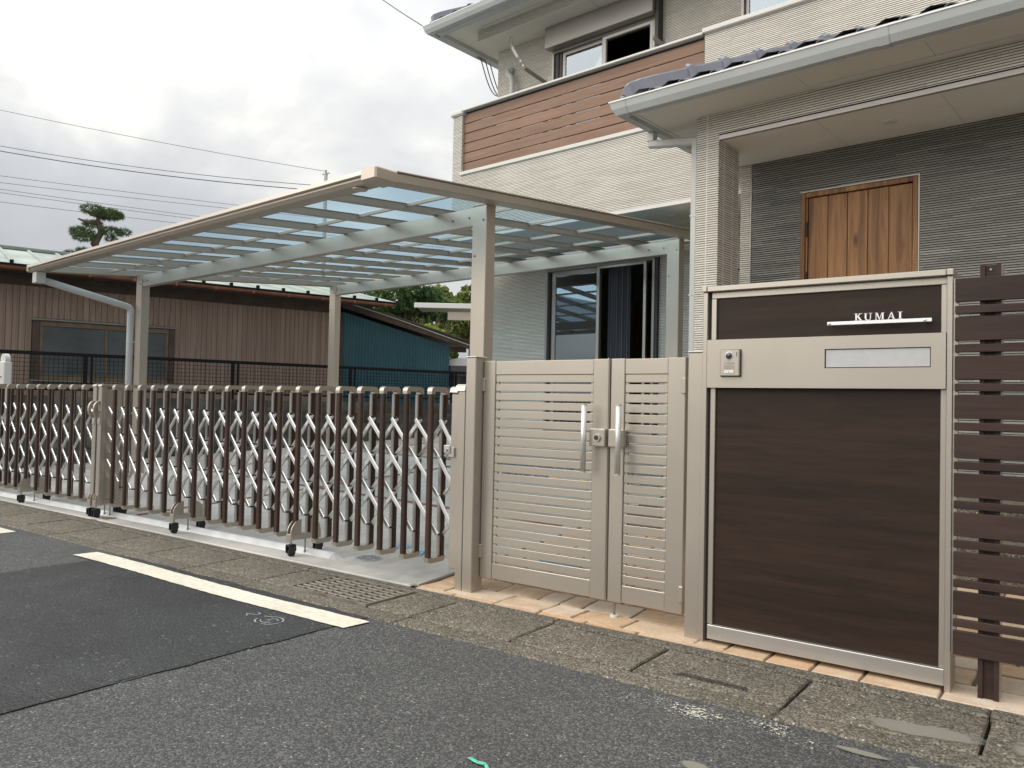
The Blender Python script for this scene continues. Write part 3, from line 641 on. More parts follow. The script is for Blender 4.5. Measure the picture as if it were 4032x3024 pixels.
# doorbell camera
IC = thing('video_doorbell', 'beige video doorbell with round black camera lens on the mail panel', 'doorbell', (-1.387, 3.662, 1.351)); io = (-1.387, 3.662, 1.351)
m = MB(io); m.box(-1.4375, -1.3365, 3.6585, 3.6615, 1.2855, 1.4165); P(IC, 'gasket', m, 'frame_dark')
m = MB(io); m.box(-1.4345, -1.3395, 3.640, 3.6583, 1.2885, 1.4135, .004); P(IC, 'body', m, 'beige_alu')
m = MB(io); m.tube([(-1.389, 3.6395, 1.386), (-1.389, 3.6375, 1.386)], .0185, 28); P(IC, 'lens_ring', m, 'plate_white', True)
m = MB(io); m.tube([(-1.389, 3.6374, 1.386), (-1.389, 3.633, 1.386)], .0160, 28, r1=.013); P(IC, 'camera_lens', m, 'car_glass', True)
m = MB(io); m.box(-1.353, -1.350, 3.6388, 3.6399, 1.381, 1.403); P(IC, 'indicator', m, 'frame_dark')
m = MB(io); m.box(-1.353, -1.350, 3.6388, 3.6399, 1.3795, 1.3805); P(IC, 'indicator', m, 'plate_white')
m = MB(io)
for i in range(9): m.box(-1.3985+.0022*i, -1.3970+.0022*i, 3.6389, 3.6399, 1.3605, 1.3628)
P(IC, 'maker_mark', m, 'steel_bolt')
m = MB(io); m.box(-1.412, -1.364, 3.6385, 3.6399, 1.3475, 1.3545); P(IC, 'light_window', m, 'steel_bolt')
m = MB(io)
for i in range(11): m.box(-1.412+.0046*i, -1.4098+.0046*i, 3.6385, 3.6399, 1.3215, 1.343)
P(IC, 'speaker_grille', m, 'beige_dark')
m = MB(io); m.box(-1.412, -1.364, 3.6365, 3.6399, 1.3015, 1.3165, .0012); cb_ = P(IC, 'call_button', m, 'white_metal')
m = MB(io); m.tube([(-1.388, 3.6364, 1.309), (-1.388, 3.6358, 1.309)], .0025, 12); P(cb_, 'bell_dot', m, 'steel_bolt')
# name plate
NPt = thing('name_plate', 'white metal name plate with raised KUMAI letters on a bar', 'name plate', (-.7375, 3.695, 1.52)); no = (-.7375, 3.695, 1.52)
m = MB(no); m.box(-.945, -.530, 3.648, 3.655, 1.5125, 1.5275, .0012); P(NPt, 'bar', m, 'plate_white')
for x in (-.936, -.556):
    m = MB(no); m.tube([(x, 3.648, 1.520), (x, 3.6425, 1.520)], .0058, 18); sp_ = P(NPt, 'screw', m, 'plate_white', True)
    m = MB(no); m.tube([(x, 3.6552, 1.520), (x, 3.696, 1.520)], .004, 12); P(NPt, 'standoff', m, 'steel_bolt', True)
LB, LH = 1.5280, .0315
def letter(ch, x0, wd):
    m = MB(no); X = lambda u: x0+u*wd; Z = lambda v: LB+v*LH
    def pol(*pts): m.ext([(X(u), Z(v)) for u, v in pts], 'y', 3.6485, 3.6545)
    def rc(u0, u1, v0, v1): pol((u0, v0), (u1, v0), (u1, v1), (u0, v1))
    sf = .055
    if ch == 'K':
        rc(.12, .32, 0, 1); rc(0, .44, 0, sf); rc(0, .44, 1-sf, 1)
        pol((.32, .42), (.82, .97), (.70, .97), (.32, .58)); rc(.60, 1.0, 1-sf, 1)
        pol((.40, .52), (.54, .66), (.98, .02), (.72, .02)); rc(.62, 1.06, 0, sf)
    if ch == 'U':
        rc(.10, .30, .28, 1); rc(0, .42, 1-sf, 1); rc(.76, .86, .30, 1); rc(.62, 1, 1-sf, 1)
        o_ = [(.48+.38*math.cos(a), .30-.30*math.sin(a)) for a in np.linspace(math.pi, 0, 14)]; i_ = [(.53+.23*math.cos(a), .30-.235*math.sin(a)) for a in np.linspace(0, math.pi, 14)]
        for k in range(13):
            pol(o_[k], o_[k+1], i_[12-k], i_[13-k])
    if ch == 'M':
        rc(.08, .15, 0, 1); rc(0, .24, 0, sf); rc(0, .22, 1-sf, 1); rc(.76, .94, 0, 1); rc(.68, 1.02, 0, sf); rc(.78, 1.02, 1-sf, 1)
        pol((.08, 1), (.27, 1), (.54, .10), (.46, 0)); pol((.46, 0), (.52, 0), (.80, 1), (.74, 1))
    if ch == 'A':
        pol((.08, 0), (.16, 0), (.52, .86), (.47, 1)); pol((.44, 1), (.56, 1), (.92, 0), (.70, 0)); rc(.26, .70, .30, .37); rc(0, .28, 0, sf); rc(.60, 1.02, 0, sf)
    if ch == 'I':
        rc(.28, .72, 0, 1); rc(0, 1, 0, sf); rc(0, 1, 1-sf, 1)
    P(NPt, 'letter_'+ch.lower(), m, 'plate_white')
for ch, x0, wd in (('K', -.831, .031), ('U', -.792, .032), ('M', -.748, .036), ('A', -.700, .033), ('I', -.658, .017)): letter(ch, x0, wd)

# ================================================================== BROWN SLAT FENCE
F = thing('slat_fence', 'dark brown fence of alternating wide and narrow horizontal slats', 'fence', (-.3, 3.70, 0)); fo = (-.3, 3.70, 0)
ws_ = MB(fo); ws_.box(-.447, 1.6, 3.658, 3.676, -.048, .048, .002); wsm = ws_.mesh('slat', 'slat_brown')
ns_ = MB(fo); ns_.box(-.447, 1.6, 3.658, 3.676, -.016, .016, .002); nsm = ns_.mesh('slat', 'slat_brown')
for i in range(10):
    put('slat', wsm, F, (0, 0, 1.6365-.1583*i))
    if i < 9: put('slat', nsm, F, (0, 0, 1.5570-.1583*i))
for x in (-.3245, 1.10):
    m = MB(fo); m.box(x-.036, x+.036, 3.686, 3.79, -.02, 1.735, .002); p = P(F, 'post', m, 'slat_brown')
    m = MB(fo); m.box(x-.036, x-.019, 3.6765, 3.6855, -.015, 1.735); m.box(x+.019, x+.036, 3.6765, 3.6855, -.015, 1.735); P(p, 'post_channel', m, 'slat_brown')
    m = MB(fo); m.box(x+.0362, x+.0385, 3.688, 3.788, -.01, 1.733); P(p, 'side_plate', m, 'beige_alu')
    m = MB(fo); m.tube([(x, 3.686, 1.716), (x, 3.682, 1.716)], .004, 10); P(p, 'screw', m, 'steel_bolt')
m = MB(fo); m.box(-.4545, -.436, 3.677, 3.70, .16, 1.688); P(F, 'end_channel', m, 'beige_alu')

# ================================================================== ACCORDION GATE
AG = R_(1.0)
ay0 = 3.772            # front plane at x = 0 of the rotated gate frame
def AY(x): return ay0+x*math.tan(AG)*0
cap = MB()
def hoop(z0, zt, flip):
    # inverted U (or U) in the Y-Z plane, rounded shoulders, .046 wide
    m = MB(); t_ = .030; yf, yb = -.016, .150; r = .030; pts = []
    out = [(yf, z0)]+[(yf+r-r*math.cos(a), zt-r+r*math.sin(a)) for a in np.linspace(0, math.pi/2, 6)]+[(yb-r+r*math.sin(a), zt-r+r*math.cos(a)) for a in np.linspace(0, math.pi/2, 6)]+[(yb, z0)]
    inn = [(yb-.034, z0), (yb-.034, zt-t_-.006), (yb-.044, zt-t_), (yf+.044, zt-t_), (yf+.034, zt-t_-.006), (yf+.034, z0)]
    prof = out+inn
    if flip: prof = [(a, 2*z0-b) for a, b in prof]
    m.ext(prof, 'x', -.0195, .0195); return m
capm = hoop(1.184, 1.232, False).mesh('top_cap', 'beige_alu'); footm = hoop(.150, .150+.034, True).mesh('foot_cap', 'beige_alu')
def bpost(y, sgn):
    m = MB(); w2, d = .0175, (.026 if sgn > 0 else .038)
    prof = [(-w2, .5*d), (-w2, -.2*d), (-w2*.85, -.40*d), (-w2*.4, -.5*d), (w2*.4, -.5*d), (w2*.85, -.40*d), (w2, -.2*d), (w2, .5*d)]
    m.ext([(a, y+sgn*b) for a, b in prof], 'z', .151, 1.183); return m
fpm = bpost(0, 1).mesh('post', 'post_brown'); rpm = bpost(.129, -1).mesh('post', 'post_brown')
chm = MB(); chm.box(-.012, .012, .096, .1095, .152, 1.182, .003); chm = chm.mesh('inner_channel', 'frame_alu'); chf = MB(); chf.box(-.013, .013, .0135, .0215, .152, 1.182, .002); chf = chf.mesh('inner_channel', 'grey_alu')  # rear channel darker: the shade of its recess is put into the colour
def accordion(xs, xgap, lab, pitch):
    base = Vector((xs[0], ay0, 0)); ca, sa = math.cos(AG), math.sin(AG)
    # positions measured along the street line; the gate line is turned by AG about (-3.4, ay0)
    def W(x): return Vector((-3.4+(x+3.4)*ca, ay0-.030+(x+3.4)*sa, 0))
    T = thing('accordion_gate', lab, 'folding gate', W(xs[0]), AG, 'folding gates across the driveway')
    for i, x in enumerate(xs):
        dx = x-xs[0]
        fr = put('frame', capm, T, (dx, 0, 0)); put('post', fpm, fr); put('post', rpm, fr); put('inner_channel', chm, fr); put('inner_channel', chf, fr); put('foot_cap', footm, fr)
    nz = [1.024, .780, .538, .297]
    def bar(i, j, z0, z1, y, nm):
        m = MB(); m.bar((0, y, z0), ((j-i)*pitch, y, z1), .016, .024, (0, 0, 1), .003); return m
    fb = MB(); fb.bar((0, .034, nz[0]), (3*pitch, .034, nz[3]), .014, .029, (0, 0, 1), .004); fbm_ = fb.mesh('lattice_bar', 'silver')
    rb = MB(); rb.bar((0, .090, nz[3]), (3*pitch, .090, nz[0]), .014, .029, (0, 0, 1), .004); rbm_ = rb.mesh('lattice_bar', 'silver')
    rd = MB(); rd.tube([(0, .041, 0), (0, .084, 0)], .0065, 8); rdm = rd.mesh('spacer_rod', 'black_plastic', True)
    g = [x+.050-xs[0] for x in xs]
    for i in range(len(g)):
        for z in nz: put('spacer_rod', rdm, T, (g[i], 0, z))
        if i+3 < len(g): put('lattice_bar', fbm_, T, (g[i], 0, 0)); put('lattice_bar', rbm_, T, (g[i], 0, 0))
    for k in (1, 2):       # shorter bars that close the lattice at the ends
        for (i0, z0, z1) in ((0, nz[k], nz[3]), (len(g)-1-(3-k), nz[0], nz[3-k])):
            m = MB(); m.bar((0, .034, z0), ((3-k)*pitch, .034, z1), .014, .026, (0, 0, 1), .004); put('lattice_bar', m.mesh('lattice_bar', 'silver'), T, (g[i0], 0, 0))
            m = MB(); m.bar((0, .090, z1), ((3-k)*pitch, .090, z0), .014, .026, (0, 0, 1), .004); put('lattice_bar', m.mesh('lattice_bar', 'silver'), T, (g[i0], 0, 0))
    return T, xs[0]
# caster carriage parts (local: x centred, y from front post)
cg = MB(); cg.box(-.022, .022, -.052, .215, .118, .160, .003); cg.box(-.026, .026, -.058, -.046, .112, .164, .002); cg.box(-.026, .026, .210, .222, .112, .164, .002); cgm = cg.mesh('carriage', 'beige_alu')
def guard(sg):
    m = MB(); y0 = -.057 if sg < 0 else .221; q = [(y0, .160)]+[(y0-sg*.095*(1-math.cos(a)), .160+.105*math.sin(a)) for a in np.linspace(.05, math.pi/2, 9)]+[(y0-sg*.095, .160)]
    m.ext(q, 'x', .0165 if 1 else 0, .0225); m.ext(q, 'x', -.0225, -.0165); return m
gdm = [guard(-1).mesh('caster_guard', 'beige_alu'), guard(1).mesh('caster_guard', 'beige_alu')]
def caster(y):
    m = MB(); m.tube([(0, y, .085), (0, y, .118)], .006, 8); stem = m
    f = MB(); f.ext([(y-.030, .030), (y+.012, .022), (y+.034, .045), (y+.030, .088), (y-.030, .088)], 'x', -.022, -.013); f.ext([(y-.030, .030), (y+.012, .022), (y+.034, .045), (y+.030, .088), (y-.030, .088)], 'x', .013, .022); f.box(-.022, .022, y-.030, y+.030, .076, .088, .003)
    wv = MB(); wv.tube([(-.012, y+.006, .029), (.012, y+.006, .029)], .028, 18)
    return stem.mesh('caster_stem', 'steel_bolt'), f.mesh('caster_fork', 'black_plastic'), wv.mesh('caster_wheel', 'rubber')
cst = [caster(-.035), caster(.215)]
stopm = MB(); stopm.tube([(0, .095, .02), (0, .095, .12)], .006, 8); stopm.tube([(0, .095, .012), (0, .095, .03)], .009, 8); stopm = stopm.mesh('floor_stop', 'steel_bolt')
def carriage(T, dx):
    c = put('carriage', cgm, T, (dx, 0, 0)); put('caster_guard', gdm[0], c); put('caster_guard', gdm[1], c)
    for a in cst:
        put('caster_stem', a[0], c); put('caster_fork', a[1], c, (0, 0, 0)); put('caster_wheel', a[2], c)
    put('floor_stop', stopm, c)
xsR = [-7.178+.2113*i for i in range(19)]; xsL = [-7.738-.228*i for i in range(16)][::-1]
TR, xr0 = accordion(xsR, 0, 'brown and silver folding gate stretched between the meeting stile and the slatted gate', .2113)
TL, xl0 = accordion(xsL, 0, 'brown and silver folding gate leading off past the carport drainpipe', .228)
for x in (-4.645, -6.115): carriage(TR, min(xsR, key=lambda q: abs(q-x))-xr0)
for x in (-8.80, -10.3): carriage(TL, min(xsL, key=lambda q: abs(q-x))-xl0)
# meeting stiles
def stile(T, dx, lab, hx):
    m = MB(); m.box(dx-.030, dx+.030, -.035, .020, .118, 1.215, .005); S = P(T, 'meeting_stile', m, 'beige_alu', label=lab)
    m = MB(); m.box(dx-.030, dx+.030, .178, .225, .118, 1.215, .005); P(S, 'rear_column', m, 'beige_alu')
    m = MB(); m.box(dx-.006, dx+.006, .021, .177, .165, 1.19); P(S, 'infill_panel', m, 'grey_alu')
    m = MB(); m.ext([(-.042, 1.214), (-.034, 1.230), (-.010, 1.238), (.20, 1.238), (.224, 1.230), (.232, 1.214)], 'x', dx-.034, dx+.034); P(S, 'cap', m, 'beige_alu')
    m = MB(); n = 10; ou = [(-.036-.055*math.sin(a), 1.00+.080*math.cos(a)) for a in np.linspace(0, math.pi, n)]; i_ = [(-.036-.030*math.sin(a), 1.00+.052*math.cos(a)) for a in np.linspace(math.pi, 0, n)]
    m.ext(ou+i_, 'x', dx-.016, dx+.012); P(S, 'handle', m, 'beige_alu')
    m = MB(); m.box(dx-.020, dx+.028, -.043, -.0355, .865, .985, .002); m.tube([(dx+.004, -.044, .965), (dx+.004, -.056, .965)], .013, 12); m.tube([(dx+.020, -.044, .985), (dx+.020, -.054, .985)], .011, 12); P(S, 'latch_plate', m, 'brush_alu')
    c = carriage(T, dx)
stile(TR, -7.375-xr0, 'beige meeting stile of the nearer folding gate', 1); stile(TL, -7.475-xl0+.005, 'beige meeting stile of the farther folding gate', -1)
for (T, x0, xa, xb) in ((TR, xr0, -7.345, xsR[0]+.050), (TL, xl0, xsL[-1]+.050, -7.50)):
    for k, z0, z1 in ((0, 1.024, .830), (1, .780, .588), (2, .538, .345)):
        m = MB(); m.bar((xa-x0, .034, z0), (xb-x0, .034, z1), .014, .026, (0, 0, 1), .004); P(T, 'lattice_bar', m, 'silver')
        m = MB(); m.bar((xa-x0, .090, z1), (xb-x0, .090, z0), .014, .026, (0, 0, 1), .004); P(T, 'lattice_bar', m, 'silver')
# receiving post at the slatted gate
RP = thing('gate_receiver_post', 'slim beige post that receives the folding gate beside the slatted gate', 'post', (-3.12, 3.72, 0)); ro = (-3.12, 3.72, 0)
m = MB(ro); m.box(-3.105, -3.052, 3.690, 3.80, -.02, 1.205, .003); P(RP, 'column', m, 'beige_alu')
m = MB(ro); m.box(-3.184, -3.1055, 3.712, 3.86, .112, 1.196, .012); P(RP, 'receiver', m, 'beige_alu')
m = MB(ro); m.ext([(3.705, 1.197), (3.712, 1.222), (3.73, 1.232), (3.85, 1.232), (3.868, 1.222), (3.872, 1.197)], 'x', -3.188, -3.1265); P(RP, 'cap', m, 'cap_light')
m = MB(ro); m.ext([(3.683, 1.206), (3.69, 1.236), (3.71, 1.247), (3.80, 1.247), (3.82, 1.236), (3.825, 1.206)], 'x', -3.1260, -3.0505); P(RP, 'cap', m, 'cap_light')
m = MB(ro); m.box(-3.185, -3.14, 3.699, 3.7115, .80, .862, .002); m.box(-3.215, -3.165, 3.690, 3.700, .822, .872, .003); m.tube([(-3.19, 3.690, .845), (-3.19, 3.680, .845)], .009, 10); P(RP, 'latch_plate', m, 'brush_alu')
# bars from the last frame to the receiver
for z0, z1 in ((1.024, .826), (.780, .584), (.538, .330)):
    m = MB(); m.bar((xsR[-1]+.050-xr0, .034, z0), (-3.19-xr0, .034, z1), .014, .026, (0, 0, 1), .004); P(TR, 'lattice_bar', m, 'silver')
    m = MB(); m.bar((xsR[-1]+.050-xr0, .090, z1-.04), (-3.19-xr0, .090, z0-.04), .014, .026, (0, 0, 1), .004); P(TR, 'lattice_bar', m, 'silver')
# ground rail: low aluminium ridge
Rl = thing('ground_rail', 'shiny low aluminium rail on the concrete under the folding gates', 'rail', (-4.27, 3.862, .004), AG)
m = MB(); m.ext([(-.058, 0), (-.012, .036), (.012, .036), (.058, 0)], 'x', -9.0, -.10); P(Rl, 'track', m, 'rail_alu')
m = MB(); m.add([(-.099, -.058, 0), (-.099, -.012, .036), (-.099, .012, .036), (-.099, .058, 0), (0, .0, 0), (-.03, -.05, 0), (-.03, .05, 0)], [(0, 1, 5), (1, 4, 5), (1, 2, 4), (2, 6, 4), (2, 3, 6)]); P(Rl, 'end_piece', m, 'frost')
# white post at the far end of the driveway
WP = thing('white_gate_post', 'white post with rounded knob top at the far end of the folding gate', 'post', pix(8, 1800, 11.9)*1.0)
WP.location.z = gz(0, WP.location.y)
hw = 2.0-WP.location.z-.26
zt = pix(8, 1392, 11.9).z-WP.location.z
m = MB(); m.box(-.10, .075, -.05, .05, 0, zt-.10, .012); P(WP, 'column', m, 'white_metal')
m = MB(); m.ext([(.072*math.cos(a), zt-.072+.072*math.sin(a)) for a in np.linspace(0, 2*math.pi, 18, endpoint=False)], 'y', -.03, .03); P(WP, 'knob', m, 'white_plastic')
m = MB(); m.box(-.10, .03, -.058, -.051, zt-.30, zt-.29); P(WP, 'latch', m, 'frame_dark')

# ================================================================== CARPORT
cY1, cY2, cX1, cX2 = 4.60, 7.70, -4.34, -10.59
cb_ = (-7.5, 6.1, .1); base = fromH(*cb_)
CP = thing('carport', 'two car aluminium carport with blue translucent roof panels', 'carport', base, -GY)
RS = .0832
def rz(Y): return 2.731+RS*(Y-cY1)          # underside of the rafters
zb1, zb2 = 2.731, CAMZ+.2406*cY2
def hz(X, Y): q = fromH(X, Y); return gz(q.x, q.y)
PWD, PD, BH = .157, .110, .149
for (X, Y, zt) in ((cX1, cY1, zb1), (cX2, cY1, zb1), (cX1, cY2, zb2), (cX2, cY2, zb2)):
    m = MB(cb_); m.box(X-PWD, X, Y, Y+PD, hz(X, Y)-.05, zt+.004, .004); p = P(CP, 'post', m, 'grey_alu')
    m = MB(cb_); m.box(X-PWD-.004, X+.004, Y-.004, Y+PD+.004, zt+.0045, zt+.012, .003); P(p, 'cap', m, 'grey_alu')
    for (bx, bz) in ((X-.035, zt-.115), (X-PWD+.03, zt-.40)):
        m = MB(cb_); m.tube([(bx, Y, bz), (bx, Y-.010, bz)], .009, 10); P(p, 'bolt', m, 'steel_bolt')
for Y, zt in ((cY1, zb1), (cY2, zb2)):
    m = MB(cb_); m.box(cX2+.001, cX1-PWD-.001, Y+.012, Y+PD-.012, zt-BH, zt, .004); b = P(CP, 'beam', m, 'grey_alu')
    for bx in (cX1-PWD-.05, cX1-PWD-.24, cX2+.04, cX2+.15):
        m = MB(cb_); m.tube([(bx, Y+.012, zt-.075), (bx, Y+.002, zt-.075)], .009, 10); P(b, 'bolt', m, 'steel_bolt')
rafX = [-4.952-.633*k for k in range(9)]
XR, XL, YF, YR = -4.19, -10.90, 3.36, 8.14
sa = math.atan(RS); ca = math.cos(sa)
rm = MB(); Lr = (YR-YF-.30)/ca; rm.box(-.031, .031, 0, Lr, 0, .052, .003); rm.box(-.036, .036, 0, Lr, .0525, .058); rafm = rm.mesh('rafter', 'grey_alu')
Z0 = rz(YF+.17)
for X in rafX: put('rafter', rafm, CP, (X-cb_[0], YF+.17-cb_[1], Z0-cb_[2]), (sa, 0, 0))
crY = [4.27, 5.045, 5.82, 6.595, 7.37]
edges = [-4.335]+rafX+[-10.755]
def pane(x0, x1, y0, y1):
    m = MB(); m.add([(x0, y0/ca, .0600), (x1, y0/ca, .0600), (x1, y1/ca, .0600), (x0, y1/ca, .0600)], [(0, 1, 2, 3)]); return m
ys_ = [YF+.165]+crY+[YR-.14]
cm = MB(); cm.box(-.633/2+.033, .633/2-.033, -.014, .014, .028, .056, .003); cmm = cm.mesh('cross_bar', 'grey_alu')
pcache = {}
for i in range(len(edges)-1):
    xa, xb = edges[i+1], edges[i]; wd = round(xb-xa, 3)
    for Y in crY:
        c = put('cross_bar', cmm, CP, ((xa+xb)/2-cb_[0], Y-cb_[1], rz(Y)-cb_[2]), (sa, 0, 0))
        if abs(wd-.633) > .01: c.scale.x = (wd-.066)/(.633-.066)
    for j in range(len(ys_)-1):
        ln_ = round(ys_[j+1]-ys_[j], 3); k = (wd, ln_)
        if k not in pcache: pcache[k] = pane(-wd/2+.003, wd/2-.003, .003, ln_-.003).mesh('roof_panel', 'polycarb')
        put('roof_panel', pcache[k], CP, ((xa+xb)/2-cb_[0], ys_[j]-cb_[1], rz(ys_[j])-cb_[2]), (sa, 0, 0))
# edge frames: front gutter, rear, sides
fg = MB(cb_); y0 = YF; zf = rz(YF)
fg.ext([(y0+.02, zf+.002), (y0+.165, zf+.012), (y0+.168, zf+.070), (y0-.012, zf+.072), (y0-.014, zf+.050), (y0+.002, zf+.046), (y0+.002, zf+.030)], 'x', XL, XR); FG = P(CP, 'front_gutter', fg, 'grey_alu')
m = MB(cb_); m.ext([(y0-.024, zf+.050), (y0-.010, zf+.046), (y0+.06, zf+.080), (y0-.015, zf+.082)], 'x', XL-.006, XR+.006); P(FG, 'gutter_lip', m, 'white_plastic' if 0 else 'beige_alu')
zr = rz(YR-.14)
m = MB(cb_); m.box(XL, XR, YR-.138, YR, zr+.004, zr+.074, .004); P(CP, 'rear_frame', m, 'grey_alu')
for xa, xb in ((XR-.145, XR), (XL, XL+.145)):
    m = MB(); m.box(xa, xb, 0, (YR-.14-YF-.17)/ca, .002, .070, .006)
    m.box(xa-.004 if xa > -8 else xa-.010, xb+.010 if xa > -8 else xb+.004, 0, (YR-.14-YF-.17)/ca, .0705, .082, .003)
    put('side_frame', m.mesh('side_frame', 'grey_alu'), CP, (-cb_[0], YF+.17-cb_[1], rz(YF+.17)-cb_[2]), (sa, 0, 0))
m = MB(cb_); m.box(XR-.152, XR+.014, YF-.027, YF+.178, zf-.001, zf+.090, .012); P(CP, 'corner_cap', m, 'grey_alu')
m = MB(cb_); m.box(XL-.014, XL+.02, YF-.027, YF+.178, zf-.001, zf+.090, .012); P(CP, 'corner_cap', m, 'grey_alu')
m = MB(cb_); m.tube([(XR-.30, YF+.085, zf+.004), (XR-.30, YF+.085, zf-.006)], .058, 22); P(CP, 'drain_cover', m, 'grey_alu')
# drain and downpipe
DP = MB(cb_); DP.box(XL+.03, XL+.16, YF+.03, YF+.14, zf-.135, zf+.004, .006); D_ = P(CP, 'drain_box', DP, 'pipe_white')
px0, py0 = cX2-PWD-.055, cY1-.040
m = MB(cb_); q = [(XL+.10, YF+.12, zf-.09)]
e = Vector((px0, py0, 2.31)); a = Vector((XL+.10, YF+.12, zf-.09)); d = (e-a)
bend = [a+d*.94, a+d*.975+Vector((0, 0, -.006)), e+Vector((0, .0, -.035)), e+Vector((0, 0, -.09))]
m.tube([a, a+d*.5]+bend+[Vector((px0, py0, hz(px0, py0)+.0))], .043, 18); P(CP, 'downpipe', m, 'pipe_white', True)
for z in (1.85, .9):
    m = MB(cb_); m.tube([(px0, py0, z-.008), (px0, py0, z+.008)], .047, 18); m.box(px0+.02, cX2-PWD+.02, py0+.035, cY1-.0005, z-.008, z+.008); P(CP, 'pipe_clip', m, 'pipe_white')

# ================================================================== HOUSE
Yw, Yb, Yd, Yc = 8.40, 7.52, 6.70, 5.91
hb = (-4.0, 8.0, .15)
HS = thing('house', 'cream two storey house with balcony, tiled roofs and wooden front door', 'house', fromH(*hb), -GY)
XLh, XRh = -7.745, 3.2
def hp(name, mb, mat, par=None, **k): return P(par or HS, name, mb, mat, **k)
def wallx(rects, plane, sgn=-1, mat='siding_cream', name='wall', par=None, back=.10):
    m = MB(hb)
    for a0, a1, z0, z1 in rects: m.rib(a0, a1, z0, z1, plane, 'x', sgn)
    w_ = put(name, m.mesh(name, mat, fix=False), par or HS); return w_
def wally(rects, plane, sgn=-1, mat='siding_cream', name='wall', par=None):
    m = MB(hb)
    for a0, a1, z0, z1 in rects: m.rib(a0, a1, z0, z1, plane, 'y', sgn)
    return put(name, m.mesh(name, mat, fix=False), par or HS)
def around(X0, X1, Z0, Z1, ops):
    # rectangle minus openings (openings sorted in x, not overlapping)
    out = []; x = X0
    for a, b, c, d in sorted(ops):
        if a > x: out.append((x, a, Z0, Z1))
        if c > Z0: out.append((a, b, Z0, c))
        if d < Z1: out.append((a, b, d, Z1))
        x = b
    if x < X1: out.append((x, X1, Z0, Z1))
    return out
opL = (-6.752, -5.042, .78, 2.972); opS = (-4.02, -3.36, 1.55, 2.75)
opU = (-6.722, -5.090, 4.30, 5.965); opR = (-3.972, -2.30, 4.35, 5.95)
wallx(around(XLh-.006, -3.10, .45, 3.335, [opL, opS]), Yw)
wallx(around(XLh-.006, XRh, 3.40, 6.405, [opU, opR]), Yw)
wally([(Yw-.006, 15.5, .45, 6.405)], XLh)
m = MB(hb); m.box(XLh+.02, XRh, Yw+.15, 15.4, .1, .45); m.box(XLh+.02, -3.0, Yw+.02, Yw+.2, .1, .45); hp('foundation', m, 'slab_concrete')
m = MB(hb); m.box(XRh-.05, XRh, 6.75, 15.4, .1, 6.4); m.box(XLh+.05, XRh, 15.35, 15.5, .1, 6.4); hp('rear_wall', m, 'soffit')
# left return of the entrance block, door wall
wally([(Yd-.006, Yw, .45, 3.33)], -3.148)
wallx([(-3.155, -3.060, .35, 3.328)], Yd)
dop = (-2.604, -1.679, .55, 2.994)
wallx(around(-3.052, XRh, .35, 3.328, [dop]), Yd, mat='siding_grey')
m = MB(hb); m.box(-3.0605, -3.0515, Yd-.012, Yd+.01, .35, 3.327); hp('corner_trim', m, 'frame_alu')
m = MB(hb); m.box(-1.6785, -1.6690, Yd-.012, Yd+.02, .55, 2.999); m.box(-2.61, -1.6690, Yd-.012, Yd+.02, 2.9945, 3.004); hp('door_flashing', m, 'frame_alu')
# front door
DR = MB(hb); DR.box(-2.602, -2.566, Yd-.016, Yd+.06, .55, 2.992, .003); DR.box(-1.718, -1.681, Yd-.016, Yd+.06, .55, 2.992, .003); DR.box(-2.5655, -1.7185, Yd-.014, Yd+.06, 2.950, 2.990, .003)
DR.box(-2.5655, -2.550, Yd+.004, Yd+.06, .55, 2.949); DO = hp('door', DR, 'door_wood')
ed = [-2.543, -2.379, -2.219, -2.059, -1.898, -1.7215]
for i in range(5):
    m = MB(hb); m.box(ed[i]+.002, ed[i+1]-.002, Yd+.004-(.006 if i == 4 else 0), Yd+.045, .57, 2.943-(.004 if i == 4 else 0), .003); hp('plank', m, 'door_wood', DO)
m = MB(hb); m.box(-2.56, -1.72, Yd+.046, Yd+.06, .55, 2.949); hp('backing', m, 'hole_dark', DO)
for z in (2.68, 2.25, 1.0):
    m = MB(hb); m.tube([(-2.556, Yd-.006, z-.06), (-2.556, Yd-.006, z+.06)], .008, 10); hp('hinge', m, 'frame_dark', DO)
m = MB(hb); m.tube([(-1.80, Yd-.04, 1.15), (-1.80, Yd-.04, 1.75)], .012, 12); hp('handle', m, 'frame_dark', DO)
# porch: floor, column, beam, ceiling
m = MB(hb); m.box(-3.2, XRh, 5.75, 6.69, .2, .55, .006); m.box(-3.2, XRh, 5.4, 5.749, .1, .36, .006); hp('porch_floor', m, 'lid_concrete')
ZC, ZS = 3.327, 3.550
for cx0, cx1 in ((-3.173, -2.985), (1.2, 1.39)):
    m = MB(hb); m.rib(cx0-.006, cx1+.006, .55, ZS if cx0 < 0 else ZC, Yc, 'x', -1); m.rib(Yc-.006, 6.275, .55, ZC, cx1, 'y', 1); m.rib(Yc-.006, 6.275, .55, ZC, cx0, 'y', -1); m.rib(cx0, cx1, .55, ZC, 6.275, 'x', 1)
    PC = put('porch_column', m.mesh('porch_column', 'siding_cream', fix=False), HS)
    for (xx, yy, ax) in (((cx0+cx1)/2-.005, Yc, 'x'), (cx1, Yc+.095, 'y'), (cx1, Yc+.255, 'y')):
        j = MB(hb)
        if ax == 'x': j.box(xx-.004, xx+.004, Yc-.0078, Yc+.002, .55, ZS-.002 if cx0 < 0 else ZC)
        else: j.box(cx1-.002, cx1+.0078, yy-.004, yy+.004, .55, ZC-.002)
        hp('joint_seal', j, 'trim_white', PC)
wallx([(-2.979, XRh, ZC+.046, ZS)], Yc); wally([(Yc-.006, 7.5, ZC, ZS)], -3.173)
m = MB(hb); m.box(-2.978, XRh, Yc-.012, Yc+.02, ZC-.004, ZC+.034, .002); hp('beam_trim', m, 'frame_alu')
